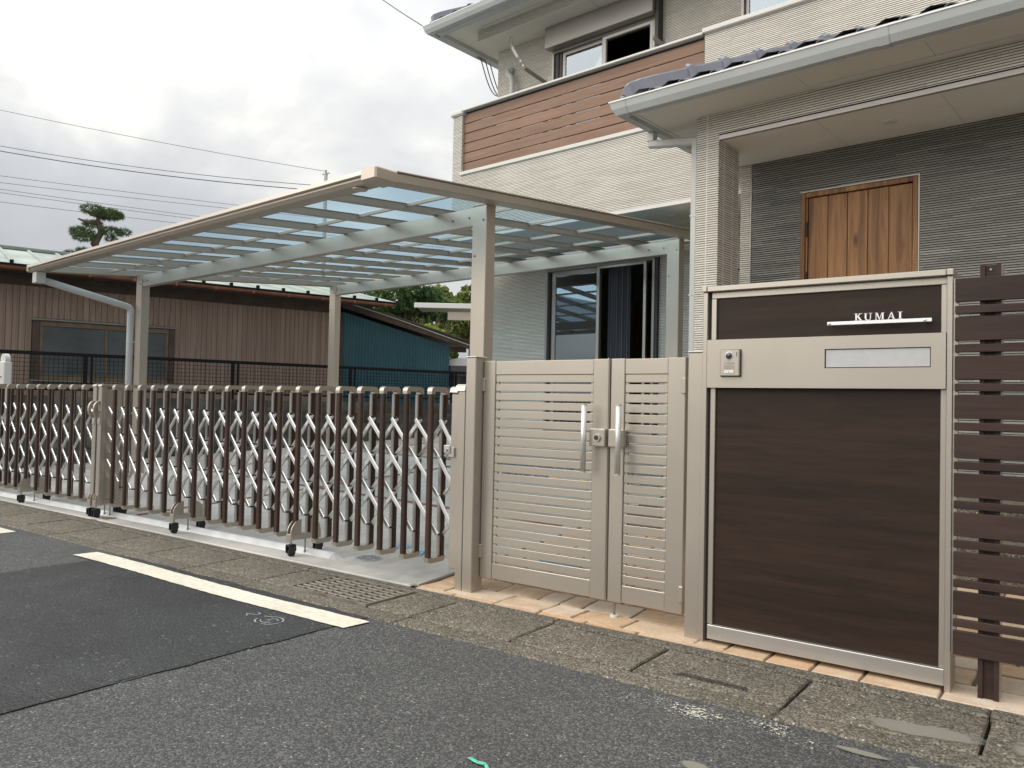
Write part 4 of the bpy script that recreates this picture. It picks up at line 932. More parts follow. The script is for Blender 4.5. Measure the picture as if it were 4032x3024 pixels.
m = MB(hb); m.box(-2.920, XRh, Yc-.004, Yc+.004, ZC+.0345, ZC+.0455); hp('trim_slot', m, 'hole_dark')
for i, (a, b) in enumerate(((-2.979, -2.210), (-2.2075, -1.358), (-1.3555, -.50), (-.4975, .35), (.3525, 1.2), (1.2025, XRh))):
    m = MB(hb); m.box(a, b, Yc+.022, Yd-.012, ZC-.001, ZC+.02); hp('ceiling_panel', m, 'ceiling_panel')
m = MB(hb); m.box(-3.165, -2.9795, 6.29, Yd-.012, ZC, ZC+.02); m.box(-3.165, XRh, Yc+.03, 7.5, ZC+.03, ZC+.05); hp('ceiling_backing', m, 'ceiling_panel')
m = MB(hb); m.tube([(-1.785, 6.30, ZC-.001), (-1.785, 6.30, ZC-.010)], .052, 28); dl = hp('downlight', m, 'plate_white')
m = MB(hb); m.tube([(-1.785, 6.30, ZC-.0102), (-1.785, 6.30, ZC-.012)], .036, 24); hp('lens', m, 'trim_white', dl)
# porch eave: soffit, gutters, tiled roof
SX, SY = -3.53, 5.53
ss = [SX, -2.226, -1.365, -.50, .36, 1.22, 2.08, XRh]
for a, b in zip(ss, ss[1:]):
    m = MB(hb); m.box(a+.0012, b-.0012, SY, Yc-.008, ZS+.001, ZS+.014); hp('soffit_panel', m, 'soffit')
m = MB(hb); m.box(SX, -3.180, Yc-.0075, 7.5, ZS+.001, ZS+.014); hp('soffit_panel', m, 'soffit')
m = MB(hb); m.box(-2.20, XRh, 5.83, 5.895, ZS-.010, ZS+.0005, .002); hp('soffit_vent', m, 'trim_white')
m = MB(hb); m.box(SX-.02, XRh, SY-.018, SY-.001, ZS-.006, ZS+.09); m.box(SX-.02, SX-.001, SY-.0005, 7.5, ZS-.006, ZS+.09); hp('fascia', m, 'trim_white')
def gutter(front, side, zb, par, xtip, ytip, xr, yb, nm='gutter'):
    # K-style gutter round the corner: front run along X, side run along Y, mitred
    (prof) = [(0.0, .112), (.004, .100), (.018, .050), (.045, .004), (.115, 0.0), (.118, .08)]   # outward distance from the lip, height
    m = MB(hb); V = []; 
    A = [(xr, ytip+d, zb+h) for d, h in prof]; B = [(xtip+d, ytip+d, zb+h) for d, h in prof]; C_ = [(xtip+d, yb, zb+h) for d, h in prof]; n = len(prof)
    m.add(A+B+C_, [(i, i+1, n+i+1, n+i) for i in range(n-1)]+[(n+i, n+i+1, 2*n+i+1, 2*n+i) for i in range(n-1)])
    g = put(nm, m.mesh(nm, 'gutter_white', fix=True), par)
    so = g.modifiers.new('thick', 'SOLIDIFY'); so.thickness = .004
    l = MB(hb); pr = [(-.003, .104), (-.003, .116), (.014, .116), (.014, .108)]
    A = [(xr, ytip+d, zb+h) for d, h in pr]; B = [(xtip+d, ytip+d, zb+h) for d, h in pr]; C_ = [(xtip+d, yb, zb+h) for d, h in pr]; n = 4
    l.add(A+B+C_, [(i, (i+1) % 4, n+(i+1) % 4, n+i) for i in range(4)]+[(n+i, n+(i+1) % 4, 2*n+(i+1) % 4, 2*n+i) for i in range(4)]+[(0, 1, 2, 3), (8, 9, 10, 11)])
    P(g, 'lip', l, 'white_metal'); return g
pg = gutter(1, 1, 3.551, HS, -3.735, 5.415, XRh, 7.5)
for x in (-3.58, -1.62, .4):
    m = MB(hb); m.ext([(5.415+d-.003, 3.551+h-.003) for d, h in ((0, .106), (.004, .100), (.018, .050), (.045, .001), (.115, -.004), (.116, .0), (.045, .006), (.020, .052), (.006, .106))], 'x', x, x+.07 if x > -3 else x+.004); P(pg, 'joiner', m, 'gutter_white')
def tiled(par, xe, ye, ze, pitch, xr, depth, tip):
    # hip roof corner: front slope and left slope meeting in a 45 degree hip, covered with waved tiles
    def wave(u): return .020*math.sin(2*math.pi*u/.27)+.008*math.sin(4*math.pi*u/.27+.8)
    m = MB(hb); nx = int((xr-xe)/.045); ny = int(depth/.28); V = []; F = []
    for j in range(ny):
        for k in (0, 1):
            yy = j*.28+k*.279; zst = .030*(1-k)
            for i in range(nx+1):
                x = xe+(xr-xe)*i/nx; yq = min(yy, max(0, x-xe)); V.append((x, ye+yq, ze+yq*pitch+zst+wave(x)+.02))
    F = [(r*(nx+1)+i, r*(nx+1)+i+1, (r+1)*(nx+1)+i+1, (r+1)*(nx+1)+i) for r in range(2*ny-1) for i in range(nx)]
    m.add(V, F); RF = put('roof', m.mesh('roof', 'tile_roof', fix=False), par)
    m = MB(hb); V = []
    for j in range(ny):
        for k in (0, 1):
            xx = j*.28+k*.279; zst = .030*(1-k); n2 = int(depth/.045)
            for i in range(n2+1):
                y = depth*i/n2; xq = min(xx, y); V.append((xe+xq, ye+y, ze+xq*pitch+zst+wave(y)+.02))
    n2 = int(depth/.045); m.add(V, [(r*(n2+1)+i, r*(n2+1)+i+1, (r+1)*(n2+1)+i+1, (r+1)*(n2+1)+i) for r in range(2*ny-1) for i in range(n2)])
    put('side_slope', m.mesh('side_slope', 'tile_roof', fix=False), RF)
    # eave tiles, each with a rounded front edge and an open mouth
    et = MB(); r0 = .031
    o_ = [(r0*1.25*math.cos(a), r0*math.sin(a)) for a in np.linspace(0, math.pi, 11)]; i_ = [(r0*.98*math.cos(a), r0*.74*math.sin(a)) for a in np.linspace(math.pi, 0, 11)]
    for k in range(10):
        et.ext([o_[k], o_[k+1], i_[9-k], i_[10-k]], 'y', 0, .26)
    et.box(.05, .225, 0, .26, -.006, .012, .003); etm = et.mesh('eave_tile', 'tile_roof')
    hm = MB(); hm.ext([(r0*.97*math.cos(a), r0*.73*math.sin(a)) for a in np.linspace(0, math.pi, 9)], 'y', .008, .02); hmm = hm.mesh('tile_mouth', 'hole_dark')
    nn = int((xr-xe)/.27)
    for i in range(nn):
        t_ = put('eave_tile', etm, RF, (xe+.30+.27*i-hb[0], ye+.01-hb[1], ze+.026-hb[2]), (math.atan(pitch), 0, 0)); put('tile_mouth', hmm, t_)
    # hip tiles
    d = Vector((1, 1, pitch)).normalized(); s0 = Vector((xe+.02, ye+.02, ze+.098))
    ht = MB(); w_ = .105
    def sec(a, sc_, zz): return [(a, -w_*sc_, -.10), (a, -w_*sc_, zz*.55), (a, -w_*.55*sc_, zz), (a, w_*.55*sc_, zz), (a, w_*sc_, zz*.55), (a, w_*sc_, -.10)]
    ht.add(sec(0, 1, .060)+sec(.30, 1, .060), [(i, i+1, 7+i, 6+i) for i in range(5)]+[tuple(range(6)), tuple(range(6, 12))])
    htm = ht.mesh('hip_tile', 'tile_roof')
    co = MB(); co.add(sec(-.015, 1.13, .078)+sec(.010, 1.17, .088)+sec(.042, 1.13, .078), [(i, i+1, 7+i, 6+i) for i in range(5)]+[(6+i, 7+i, 13+i, 12+i) for i in range(5)]+[tuple(range(6)), tuple(range(12, 18))]); com = co.mesh('collar', 'tile_roof')
    en = MB(); S = [sec(-.26, .60, .012), sec(-.22, .85, .042), sec(-.12, .98, .056), sec(.0, 1, .060)]; V = sum(S, [])
    en.add(V, [(6*r+i, 6*r+i+1, 6*r+7+i, 6*r+6+i) for r in range(3) for i in range(5)]+[tuple(range(6))]); enm = en.mesh('hip_end_tile', 'tile_roof')
    rot = (0, -math.atan2(pitch, math.sqrt(2)), R_(45)); k = 0
    put('hip_end_tile', enm, RF, tuple(s0+d*.25-Vector(hb)), rot)
    while .25+.30*k < depth*1.35:
        q = s0+d*(.25+.30*k); h_ = put('hip_tile', htm, RF, tuple(q-Vector(hb)), rot)
        if k: put('collar', com, h_)
        k += 1
    return RF
tiled(HS, -3.66, 5.475, 3.665, .385, XRh, 2.05, 0)
# downspout at the porch corner
m = MB(hb); gx, gy = -3.665, 5.99
m.box(gx-.035, gx+.035, gy-.035, gy+.035, 3.47, 3.551, .005); DS = hp('downspout', m, 'pipe_white')
m = MB(hb); cx = -3.232
m.bar((gx-.028, gy, 3.452), (cx+.030, gy-.004, 3.385), .060, .068, (0, 0, 1), .012); hp('elbow_pipe', m, 'pipe_white', DS)
m = MB(hb); m.box(cx-.030, cx+.030, gy-.034, gy+.026, .35, 3.415, .010); hp('vertical_pipe', m, 'pipe_white', DS)
for z in (2.75, 2.08, 1.2):
    m = MB(hb); m.box(cx-.034, cx+.030, gy-.036, gy+.028, z-.010, z+.010, .003); m.box(cx+.0305, -3.182, gy-.008, gy+.008, z-.006, z+.006); hp('pipe_clip', m, 'pipe_white', DS)
# balcony
wallx([(XLh-.006, XRh, 3.362, 4.2115)], Yb, name='balcony_wall'); wally([(Yb-.006, Yw, 3.362, 5.04)], XLh, name='balcony_wall')
m = MB(hb); m.rib(XLh-.006, -7.579, 4.212, 5.04, Yb, 'x', -1); m.rib(Yb-.006, Yb+.12, 4.26, 5.04, -7.585, 'y', 1); put('balcony_pier', m.mesh('balcony_pier', 'siding_cream', fix=False), HS)
m = MB(hb); m.box(XLh-.045, -7.553, Yb-.04, Yb+.16, 5.0405, 5.118, .02); hp('pier_cap', m, 'trim_white')
m = MB(hb); m.box(XLh-.045, XLh+.14, Yb+.161, Yw, 5.0405, 5.11, .01); hp('side_cap', m, 'trim_white')
wallx([(-3.980, XRh, 4.212, 5.0895)], Yb, name='parapet')
m = MB(hb); m.box(-3.978, -3.972, Yb-.009, Yb+.12, 4.26, 5.089); hp('parapet_end', m, 'frame_dark')
m = MB(hb); m.box(-3.99, XRh, Yb-.045, Yb+.16, 5.090, 5.139, .006); hp('parapet_cap', m, 'trim_white')
m = MB(hb); m.box(-7.552, -3.991, Yb-.030, Yb+.11, 5.085, 5.112, .004); hp('top_rail', m, 'trim_white')
m = MB(hb); m.box(-7.583, -3.984, Yb+.046, Yb+.0502, 5.050, 5.0845); hp('rail_shadow_strip', m, 'frame_dark')  # dark strip stands in for the shadow band under the top rail
m = MB(hb); m.box(-7.592, -3.981, Yb-.028, Yb+.06, 4.212, 4.257, .003); hp('bottom_trim', m, 'trim_white')
for i in range(6):
    m = MB(hb); z = 4.2585+.1340*i; m.box(-7.583, -3.984, Yb+.030, Yb+.050, z, z+.1232, .002); hp('balcony_plank', m, 'plank_brown')
for i in range(9):
    m = MB(hb); x = -7.52+.435*i; m.box(x, x+.05, Yb+.0505, Yb+.09, 4.26, 5.084); hp('plank_support', m, 'frame_dark')
m = MB(hb); m.box(XLh, -3.10, Yb, Yw-.01, 3.325, 3.345); hp('balcony_soffit', m, 'soffit')
m = MB(hb); m.box(XLh-.012, -3.14, Yb-.012, Yb+.02, 3.319, 3.3615, .002); hp('soffit_trim', m, 'trim_white')
m = MB(hb); m.box(XLh+.02, XRh, Yb+.01, Yw, 4.05, 4.20); hp('balcony_floor', m, 'soffit')
m = MB(hb); m.box(-4.62, -4.50, Yb+.35, Yb+.43, 3.312, 3.3245, .003); hp('soffit_vent', m, 'trim_white')
# upper eave
USX, USY, UZ = -8.17, 7.66, 6.405
m = MB(hb); m.box(USX, XRh, USY, Yw+.1, UZ, UZ+.015); m.box(USX, XLh+.05, Yw+.101, 15.9, UZ, UZ+.015); hp('upper_soffit', m, 'soffit')
for x in (-6.05, -4.35, -2.5):
    m = MB(hb); m.box(x, x+.004, USY, Yw, UZ-.0012, UZ-.0002); hp('soffit_seam', m, 'beige_dark')
m = MB(hb); m.rib(XLh-.006, XRh, 6.270, 6.400, 7.956, 'x', -1); m.rib(7.95, Yw, 6.270, 6.400, XLh, 'y', -1); put('eave_box', m.mesh('eave_box', 'siding_cream', fix=False), HS)
m = MB(hb); m.box(XLh+.001, XRh, 7.957, Yw-.008, 6.256, 6.2695); hp('eave_box_soffit', m, 'soffit')
for x in (-5.85, -4.3):
    m = MB(hb); m.box(x, x+.004, 7.96, Yw-.01, 6.2545, 6.2555); hp('soffit_seam', m, 'beige_dark')
m = MB(hb); m.box(-7.60, XRh, 7.875, 7.94, UZ-.012, UZ-.0015, .002); hp('soffit_vent', m, 'trim_white')
m = MB(hb); m.box(USX-.02, XRh, USY-.10, USY-.001, UZ-.055, UZ+.10); m.box(USX-.10, USX-.001, USY-.0005, 15.9, UZ-.055, UZ+.10); hp('upper_fascia', m, 'gutter_white')
gutter(1, 1, 6.362, HS, -8.36, 7.45, XRh, 9.1, 'upper_gutter')
tiled(HS, -8.28, 7.51, 6.475, .40, XRh, 3.2, 0)
# little drain head at the end of the side gutter
m = MB(hb); m.box(-8.30, -8.10, 9.0, 9.14, 6.25, 6.40, .02); hp('drain_head', m, 'gutter_white')
m = MB(hb); m.tube([(-8.10, 9.07, 6.33), (-7.82, 9.02, 6.24)], .035, 12); hp('drain_arm', m, 'pipe_white')
# windows ------------------------------------------------------------
def sash(par, x0, x1, z0, z1, y, open_=False, fr=.045, mat='frame_alu', glass=True):
    m = MB(hb); m.box(x0, x0+fr, y, y+.03, z0, z1, .003); m.box(x1-fr, x1, y, y+.03, z0, z1, .003); m.box(x0+fr, x1-fr, y, y+.03, z1-fr, z1, .003); m.box(x0+fr, x1-fr, y, y+.03, z0, z0+fr, .003); s = hp('sash', m, mat, par)
    if glass:
        m = MB(hb); m.box(x0+fr, x1-fr, y+.012, y+.018, z0+fr, z1-fr); hp('glass', m, 'window_glass', par)
    return s
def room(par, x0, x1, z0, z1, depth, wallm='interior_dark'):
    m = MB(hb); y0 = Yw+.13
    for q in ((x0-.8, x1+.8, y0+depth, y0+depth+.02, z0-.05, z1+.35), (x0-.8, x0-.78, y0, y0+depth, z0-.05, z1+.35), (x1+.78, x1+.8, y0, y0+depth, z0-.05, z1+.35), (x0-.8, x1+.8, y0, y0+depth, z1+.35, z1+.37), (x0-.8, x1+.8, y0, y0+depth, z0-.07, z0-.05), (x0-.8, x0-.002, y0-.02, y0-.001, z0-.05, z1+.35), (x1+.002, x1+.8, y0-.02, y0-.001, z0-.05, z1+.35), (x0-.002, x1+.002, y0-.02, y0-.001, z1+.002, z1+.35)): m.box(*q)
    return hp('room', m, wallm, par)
def window(op, lab, sh=False):
    x0, x1, z0, z1 = op; f_ = .038; m = MB(hb); ya, yb_ = Yw-.045, Yw+.11
    m.box(x0, x0+f_, ya, yb_, z0, z1, .003); m.box(x1-f_, x1, ya, yb_, z0, z1, .003); m.box(x0+f_, x1-f_, ya, yb_, z1-f_, z1, .003); m.box(x0+f_, x1-f_, ya, yb_, z0, z0+f_, .003)
    return hp('window', m, 'frame_alu', label=lab)
WL = window(opL, 'tall sliding window under the carport with its right half open')
room(WL, opL[0], opL[1], opL[2], opL[3], 3.2, 'interior_wall')
sash(WL, -6.66, -5.868, .82, 2.93, Yw-.010, fr=.062)
m = MB(hb); m.box(-5.905, -5.862, Yw-.040, Yw-.0105, .82, 2.932, .003); m.box(-5.862, -5.185, Yw-.040, Yw-.0105, 2.900, 2.932, .003); m.box(-5.205, -5.165, Yw-.040, Yw-.0105, .82, 2.932, .003); hp('screen_frame', m, 'beige_alu', WL)
m = MB(hb); m.box(-5.03, -4.995, Yw-.05, Yw-.001, .80, 3.02, .003); hp('shutter_guide', m, 'frame_dark', WL)
m = MB(hb); m.box(-6.714, -6.662, Yw+.02, Yw+.06, .82, 2.93); hp('stacked_sash', m, 'frame_dark', WL)
m = MB(hb); n = 46; pr = [(-5.86+.34*i/n, Yw+.16+.028*math.sin(i*1.15)) for i in range(n+1)]; m.strip(pr, 'z', .82, 2.95); hp('curtain', m, 'curtain', WL)
m = MB(hb); m.box(-5.74, -4.9, Yw+1.5, Yw+1.56, .6, 2.75); hp('interior_door', m, 'brown_door', WL)
m = MB(hb); m.box(-7.2, -6.2, Yw+2.9, Yw+2.95, .7, 2.9); hp('interior_door', m, 'brown_door', WL)
WU = window(opU, 'upper window above the balcony with its right half open')
room(WU, opU[0], opU[1], opU[2], opU[3], 2.5)
sash(WU, -6.56, -5.87, 4.34, 5.925, Yw-.005, fr=.05); m = MB(hb); m.box(-6.68, -6.62, Yw-.02, Yw+.05, 4.34, 5.92); m.box(-6.61, -6.57, Yw-.01, Yw+.05, 4.34, 5.92); hp('stacked_sash', m, 'frame_dark', WU)
m = MB(hb); m.box(-5.885, -5.83, Yw-.042, Yw-.006, 4.34, 5.925, .003); m.box(-5.83, -5.15, Yw-.042, Yw-.006, 5.885, 5.925, .003); m.box(-5.17, -5.13, Yw-.042, Yw-.006, 4.34, 5.925, .003); hp('screen_frame', m, 'trim_white', WU)
m = MB(hb); m.box(opU[0]-.03, opU[1]+.03, Yw-.17, Yw-.046, 5.967, 6.25, .006); hp('shutter_box', m, 'frame_alu', WU)
m = MB(hb); m.box(opU[1]+.031, opU[1]+.085, Yw-.12, Yw-.01, 4.3, 6.25, .004); hp('shutter_guide', m, 'frame_dark', WU)
WR = window(opR, 'upper window behind the parapet cap'); room(WR, opR[0], opR[1], opR[2], opR[3], 2.0)
sash(WR, -3.93, -3.12, 4.39, 5.91, Yw-.01); sash(WR, -3.15, -2.34, 4.39, 5.91, Yw+.025)
WS = window(opS, 'narrow window behind the porch column'); room(WS, opS[0], opS[1], opS[2], opS[3], 1.0); m = MB(hb); m.box(opS[0]+.04, opS[1]-.04, Yw-.01, Yw-.004, 1.59, 2.71); hp('glass', m, 'frost', WS)
# vent elbow, laundry arms, wire bracket
m = MB(hb); m.tube([(-7.49, Yw-.01, 5.905), (-7.49, Yw-.07, 5.905)], .055, 18); m.tube([(-7.50, Yw-.06, 5.90), (-7.47, Yw-.10, 5.84), (-7.40, Yw-.10, 5.76), (-7.385, Yw-.10, 5.68), (-7.385, Yw-.10, 4.25)], .038, 14); hp('vent_pipe', m, 'pipe_white', smooth=True)
def arm(x, up_, lab):
    m = MB(hb); m.box(x-.012, x+.055, Yw-.014, Yw-.0085, 5.46, 5.66, .003); A = hp('laundry_arm', m, 'frame_alu', label=lab)
    m = MB(hb); a = Vector((x+.02, Yw-.02, 5.53)); b = Vector((x-.18+.0, Yw-.30, 5.72)) if up_ else Vector((x-.02, Yw-.24, 5.60)); c = Vector((x-.34, Yw-.42, 6.06)) if up_ else b+Vector((-.05, -.1, .03))
    if up_: m.bar(a, b, .012, .060, (1, 0, .2), .003); m.bar(b, c, .012, .050, (1, 0, .2), .003); 
    else: m.bar(a, b, .03, .07, (0, 0, 1), .012)
    hp('arm', m, 'frame_alu', A)
    if up_:
        m = MB(hb)
        for k in range(2):
            q = b+(c-b)*(.12+.18*k); d_ = MB(hb); d_.tube([q+Vector((-.0, -.009, 0)), q+Vector((0, .009, 0))], .016, 12); hp('arm_hole', d_, 'white_metal', A)
        m.bar(b+(c-b)*.45+Vector((-.008, -.012, 0)), b+(c-b)*.86+Vector((-.008, -.012, 0)), .006, .040, (1, 0, .2)); hp('paper_tag', m, 'white_metal', A)
        n = 14; m = MB(hb); m.tube([c+Vector((.03*math.sin(t), 0, .05+.05*math.cos(t))) for t in np.linspace(math.pi, 3*math.pi, n)], .007, 8); hp('hook', m, 'frame_alu', A)
arm(-6.80, True, 'raised laundry pole arm left of the upper window'); arm(-4.98, False, 'folded laundry pole arm right of the upper window')
# eave end wire bracket and drooping leads
m = MB(hb); m.box(-8.245, -8.215, 8.45, 8.60, 6.33, 6.36); hp('wire_bracket', m, 'steel_bolt')
for k in range(3):
    m = MB(hb); y = 8.5+.10*k; m.tube([Vector((-8.21+.46*t, y+.05*t, 6.33-.62*t-.25*math.sin(math.pi*t))) for t in np.linspace(0, 1, 14)], .008, 6); hp('lead_wire', m, 'wire', smooth=True)
# ================================================================== BLOCK WALL, MESH FENCE
def nthing(name, label, cat, s, o, z, group=None):
    p = fromN(s, o, z); return thing(name, label, cat, p, TH, group)
BW = nthing('block_wall', 'stained dark concrete block wall along the driveway', 'wall', 0, 0, 0)
m = MB(); m.box(-6, 9.9, .012, .13, -.15, 1.095); P(BW, 'core', m, 'grout')
bkm2 = []
for v in range(3):
    b = MB(); b.box(-.193, .193, 0, .14, -.092, .092, .005); bkm2.append(b.mesh('block', 'block_wall'))
for r in range(6):
    for k in range(-15, 25):
        s = .39*k+(.195 if r % 2 else 0)
        if s > 9.6: continue
        put('block', bkm2[(k+r) % 3], BW, (s, random.uniform(-.002, .003), 1.110-.095-.193*r))
# local frame of nthing: x along the wall, y away from the camera side (rotated TH): -NN = +y
FN = nthing('mesh_fence', 'black wire mesh fence on top of the block wall', 'fence', 0, 0, 1.11)
for s in [-5.24, -3.10, -.96, 1.185, 3.263, 5.40, 7.54]:
    m = MB(); m.box(s-.026, s+.026, .035, .085, -.10, .632, .004); P(FN, 'post', m, 'black_metal')
    m = MB(); m.box(s+.070, s+.098, .045, .075, .075, .598); P(FN, 'panel_edge', m, 'black_metal')
m = MB(); m.box(-5.3, 7.6, .038, .082, .582, .634, .004); P(FN, 'top_rail', m, 'black_metal')
m = MB(); m.box(-5.3, 7.6, .045, .075, .075, .105, .004); P(FN, 'bottom_rail', m, 'black_metal')
m = MB(); s = -5.3
while s < 7.6: m.box(s-.003, s+.003, .0555, .061, .106, .591); s += .0605
z = .106+.0605
while z < .59: m.box(-5.3, 7.6, .0612, .0655, z-.003, z+.003); z += .0605
put('wire_mesh', m.mesh('wire_mesh', 'black_metal'), FN, kind='stuff')

# ================================================================== NEIGHBOUR'S BROWN HOUSE
NH = nthing('board_house', 'old low house with brown vertical boards and pale green metal roof', 'house', 0, -1.0, 0)
NS0, NS1 = -6.5, 3.42
bm_ = MB(); bm_.box(-.0410, .0410, 0, .02, 0, 1, .003); bmm = bm_.mesh('board', 'board_wall')
m = MB(); m.box(NS0, NS1, .019, .12, -.3, 3.0); 
wx0, wx1, wz0, wz1 = -1.56, .46, 1.35, 2.27
m2 = MB(); m2.box(NS0, wx0, .019, .12, -.3, 3.0); m2.box(wx1, NS1, .019, .12, -.3, 3.0); m2.box(wx0, wx1, .019, .12, -.3, wz0); m2.box(wx0, wx1, .019, .12, wz1, 3.0); NWL = P(NH, 'wall', m2, 'weather_wood')
s = NS0; k = 0
while s < NS1-.05:
    c0 = s+.043; segs = [(.8, 2.95)] if (c0 < wx0-.03 or c0 > wx1+.03) else [(.8, wz0-.03), (wz1+.03, 2.95)]
    for a, b in segs: put('board', bmm, NWL, (c0, random.uniform(-.002, .002), a), (0, 0, 0), scale=(1, 1, b-a))
    s += .0862; k += 1
m = MB(); m.box(NS0, NS1, -.035, .018, 2.555, 2.575); P(NH, 'batten', m, 'board_wall') if 0 else None
# window
m = MB(); m.box(wx0-.03, wx1+.03, -.055, .06, wz1-.005, wz1+.022, .003); m.box(wx0-.03, wx1+.03, -.06, .06, wz0-.028, wz0-.002, .003); NW = P(NH, 'window', m, 'grey_sill')
for a, b in ((wx0-.02, wx0+.075), (wx1-.075, wx1+.02)):
    m = MB(); m.box(a, b, -.035, .05, wz0-.001, wz1-.006); P(NW, 'casing', m, 'weather_wood')
m = MB()
for q in ((wx0+.076, wx1-.076, wz1-.09, wz1-.006), (wx0+.076, wx1-.076, wz0, wz0+.08), (wx0+.076, wx0+.125, wz0+.081, wz1-.091), (wx1-.125, wx1-.076, wz0+.081, wz1-.091), (-.575, -.535, wz0+.081, wz1-.091)): m.box(q[0], q[1], -.020, .03, q[2], q[3], .004)
P(NW, 'frame', m, 'window_wood')
for a, b in ((wx0+.125, -.575), (-.535, wx1-.125)):
    m = MB(); m.box(a, b, .0, .008, wz0+.08, wz1-.09); P(NW, 'glass', m, 'neigh_glass')
m = MB(); m.box(wx0, wx1, .10, .12, wz0, wz1); P(NW, 'window_backing', m, 'interior_dark')
# eave, gutter, roof (rises away from the driveway)
GS1 = 4.22
m = MB(); m.box(NS0-.3, GS1-.15, -.56, .12, 2.955, 2.975); m.box(NS0-.3, GS1-.1, -.565, -.54, 2.92, 2.99); m.box(NS0, NS1, -.03, .10, 2.78, 2.954); P(NH, 'eave_board', m, 'weather_wood')
m = MB(); n = 9; pr = [(-.62+.048*math.cos(a), 2.975+.048*math.sin(a)) for a in np.linspace(math.pi, 2*math.pi, n)]; pr2 = [(-.62+.043*math.cos(a), 2.975+.043*math.sin(a)) for a in np.linspace(2*math.pi, math.pi, n)]
for k in range(n-1): m.ext([pr[k], pr[k+1], pr2[n-2-k], pr2[n-1-k]], 'x', NS0-.3, GS1)
m.box(GS1-.001, GS1+.004, -.668, -.572, 2.928, 2.976); NG = P(NH, 'gutter', m, 'copper_gutter', smooth=False)
for s in np.arange(NS0, GS1, .62):
    j = MB(); j.box(s, s+.035, -.671, -.569, 2.924, 2.978); P(NG, 'gutter_bracket', j, 'copper_gutter')
def nr(y): return 3.035+.207*(y+.55)
m = MB(); m.add([(NS0-.4, -.60, nr(-.60)), (GS1+.1, -.60, nr(-.60)), (GS1+.1, 3.0, nr(3.0)), (NS0-.4, 3.0, nr(3.0)), (GS1+.1, 6.6, nr(-.6)), (NS0-.4, 6.6, nr(-.6))], [(0, 1, 2, 3), (3, 2, 4, 5)])
m.add([(NS0-.4, -.59, nr(-.60)-.05), (GS1+.1, -.59, nr(-.60)-.05), (GS1+.1, 3.0, nr(3.0)-.05), (NS0-.4, 3.0, nr(3.0)-.05), (GS1+.1, 6.6, nr(-.6)-.05), (NS0-.4, 6.6, nr(-.6)-.05)], [(0, 1, 2, 3), (3, 2, 4, 5)]); NR = P(NH, 'roof', m, 'green_roof')
sb = MB(); sb.bar((0, -.60, nr(-.60)+.016), (0, 2.98, nr(2.98)+.016), .035, .034); sbm = sb.mesh('seam_batten', 'green_roof')
tb = MB(); tb.box(-.026, .026, -.635, -.585, nr(-.6)-.05, nr(-.6)+.045, .004); tbm = tb.mesh('batten_end', 'black_metal')
for s in np.arange(NS0-.33, GS1+.1, .447): b_ = put('seam_batten', sbm, NR, (s, 0, 0)); put('batten_end', tbm, b_)
m = MB(); m.box(NS0-.45, GS1+.15, 2.90, 3.10, nr(3.0)-.01, nr(3.0)+.055, .01); P(NR, 'ridge_cap', m, 'grey_sill')
m = MB(); m.box(NS0-.4, GS1+.08, -.61, -.585, nr(-.6)-.055, nr(-.6)-.004); P(NR, 'eave_edge', m, 'black_metal')
m = MB(); m.box(NS0, NS0+.1, .121, 6.2, -.3, 3.0); m.box(NS1-.1, NS1, .121, 6.2, -.3, 3.0); m.box(NS0, NS1, 6.1, 6.2, -.3, 3.0); P(NH, 'rear_wall', m, 'weather_wood')
m = MB(); m.add([(NS1, .12, 3.0), (NS1, 6.2, 3.0), (NS1, 3.0, 3.75), (NS0, .12, 3.0), (NS0, 6.2, 3.0), (NS0, 3.0, 3.75)], [(0, 1, 2), (3, 4, 5)]); P(NH, 'gable', m, 'weather_wood')
# ------------------------------------------------------------------ blue lean-to
BH_ = nthing('blue_shed', 'dark blue corrugated metal lean-to with sloping brown roof edge', 'shed', 4.6, -1.0, 0); so_ = 4.6
m = MB(); s0, s1 = 3.50, 5.87; n = int((s1-s0)/.008); pts = []
q = []
for i in range(n+1):
    s = s0+(s1-s0)*i/n; zt = 2.84-(s-3.6)*.217-.04; q.append((s-so_, .012*math.sin(2*math.pi*s/.066), zt))
m.add([(a, b, -.3) for a, b, c in q]+[(a, b, c) for a, b, c in q], [(i, i+1, n+1+i+1, n+1+i) for i in range(n)]); put('wall', m.mesh('wall', 'blue_metal', fix=False), BH_)
m = MB(); m.box(s0-so_-.09, s0-so_-.001, -.02, .06, -.3, 2.80); P(BH_, 'corner_board', m, 'weather_wood')
m = MB(); m.box(s1-so_, s1-so_+.02, .0, 4.0, -.3, 2.25); m.box(s0-so_, s1-so_, 3.98, 4.0, -.3, 2.2); P(BH_, 'rear_wall', m, 'blue_metal')
a_, b_ = Vector((3.45-so_, -.10, 2.965)), Vector((6.50-so_, -.10, 2.30))
m = MB(); m.bar(a_, b_, .05, .15); SR = P(BH_, 'barge_board', m, 'weather_wood')
m = MB(); dd = Vector((0, .02, .075)); m.add([tuple(a_+Vector((0, -.05, .095))), tuple(b_+Vector((0, -.05, .095))), tuple(b_+Vector((0, 4.3, .095))), tuple(a_+Vector((0, 4.3, .095))), tuple(a_+Vector((0, -.05, .065))), tuple(b_+Vector((0, -.05, .065))), tuple(b_+Vector((0, 4.3, .065))), tuple(a_+Vector((0, 4.3, .065)))], [(0, 1, 2, 3), (4, 5, 6, 7), (0, 1, 5, 4), (1, 2, 6, 5), (3, 0, 4, 7), (2, 3, 7, 6)]); P(BH_, 'roof', m, 'weather_wood')
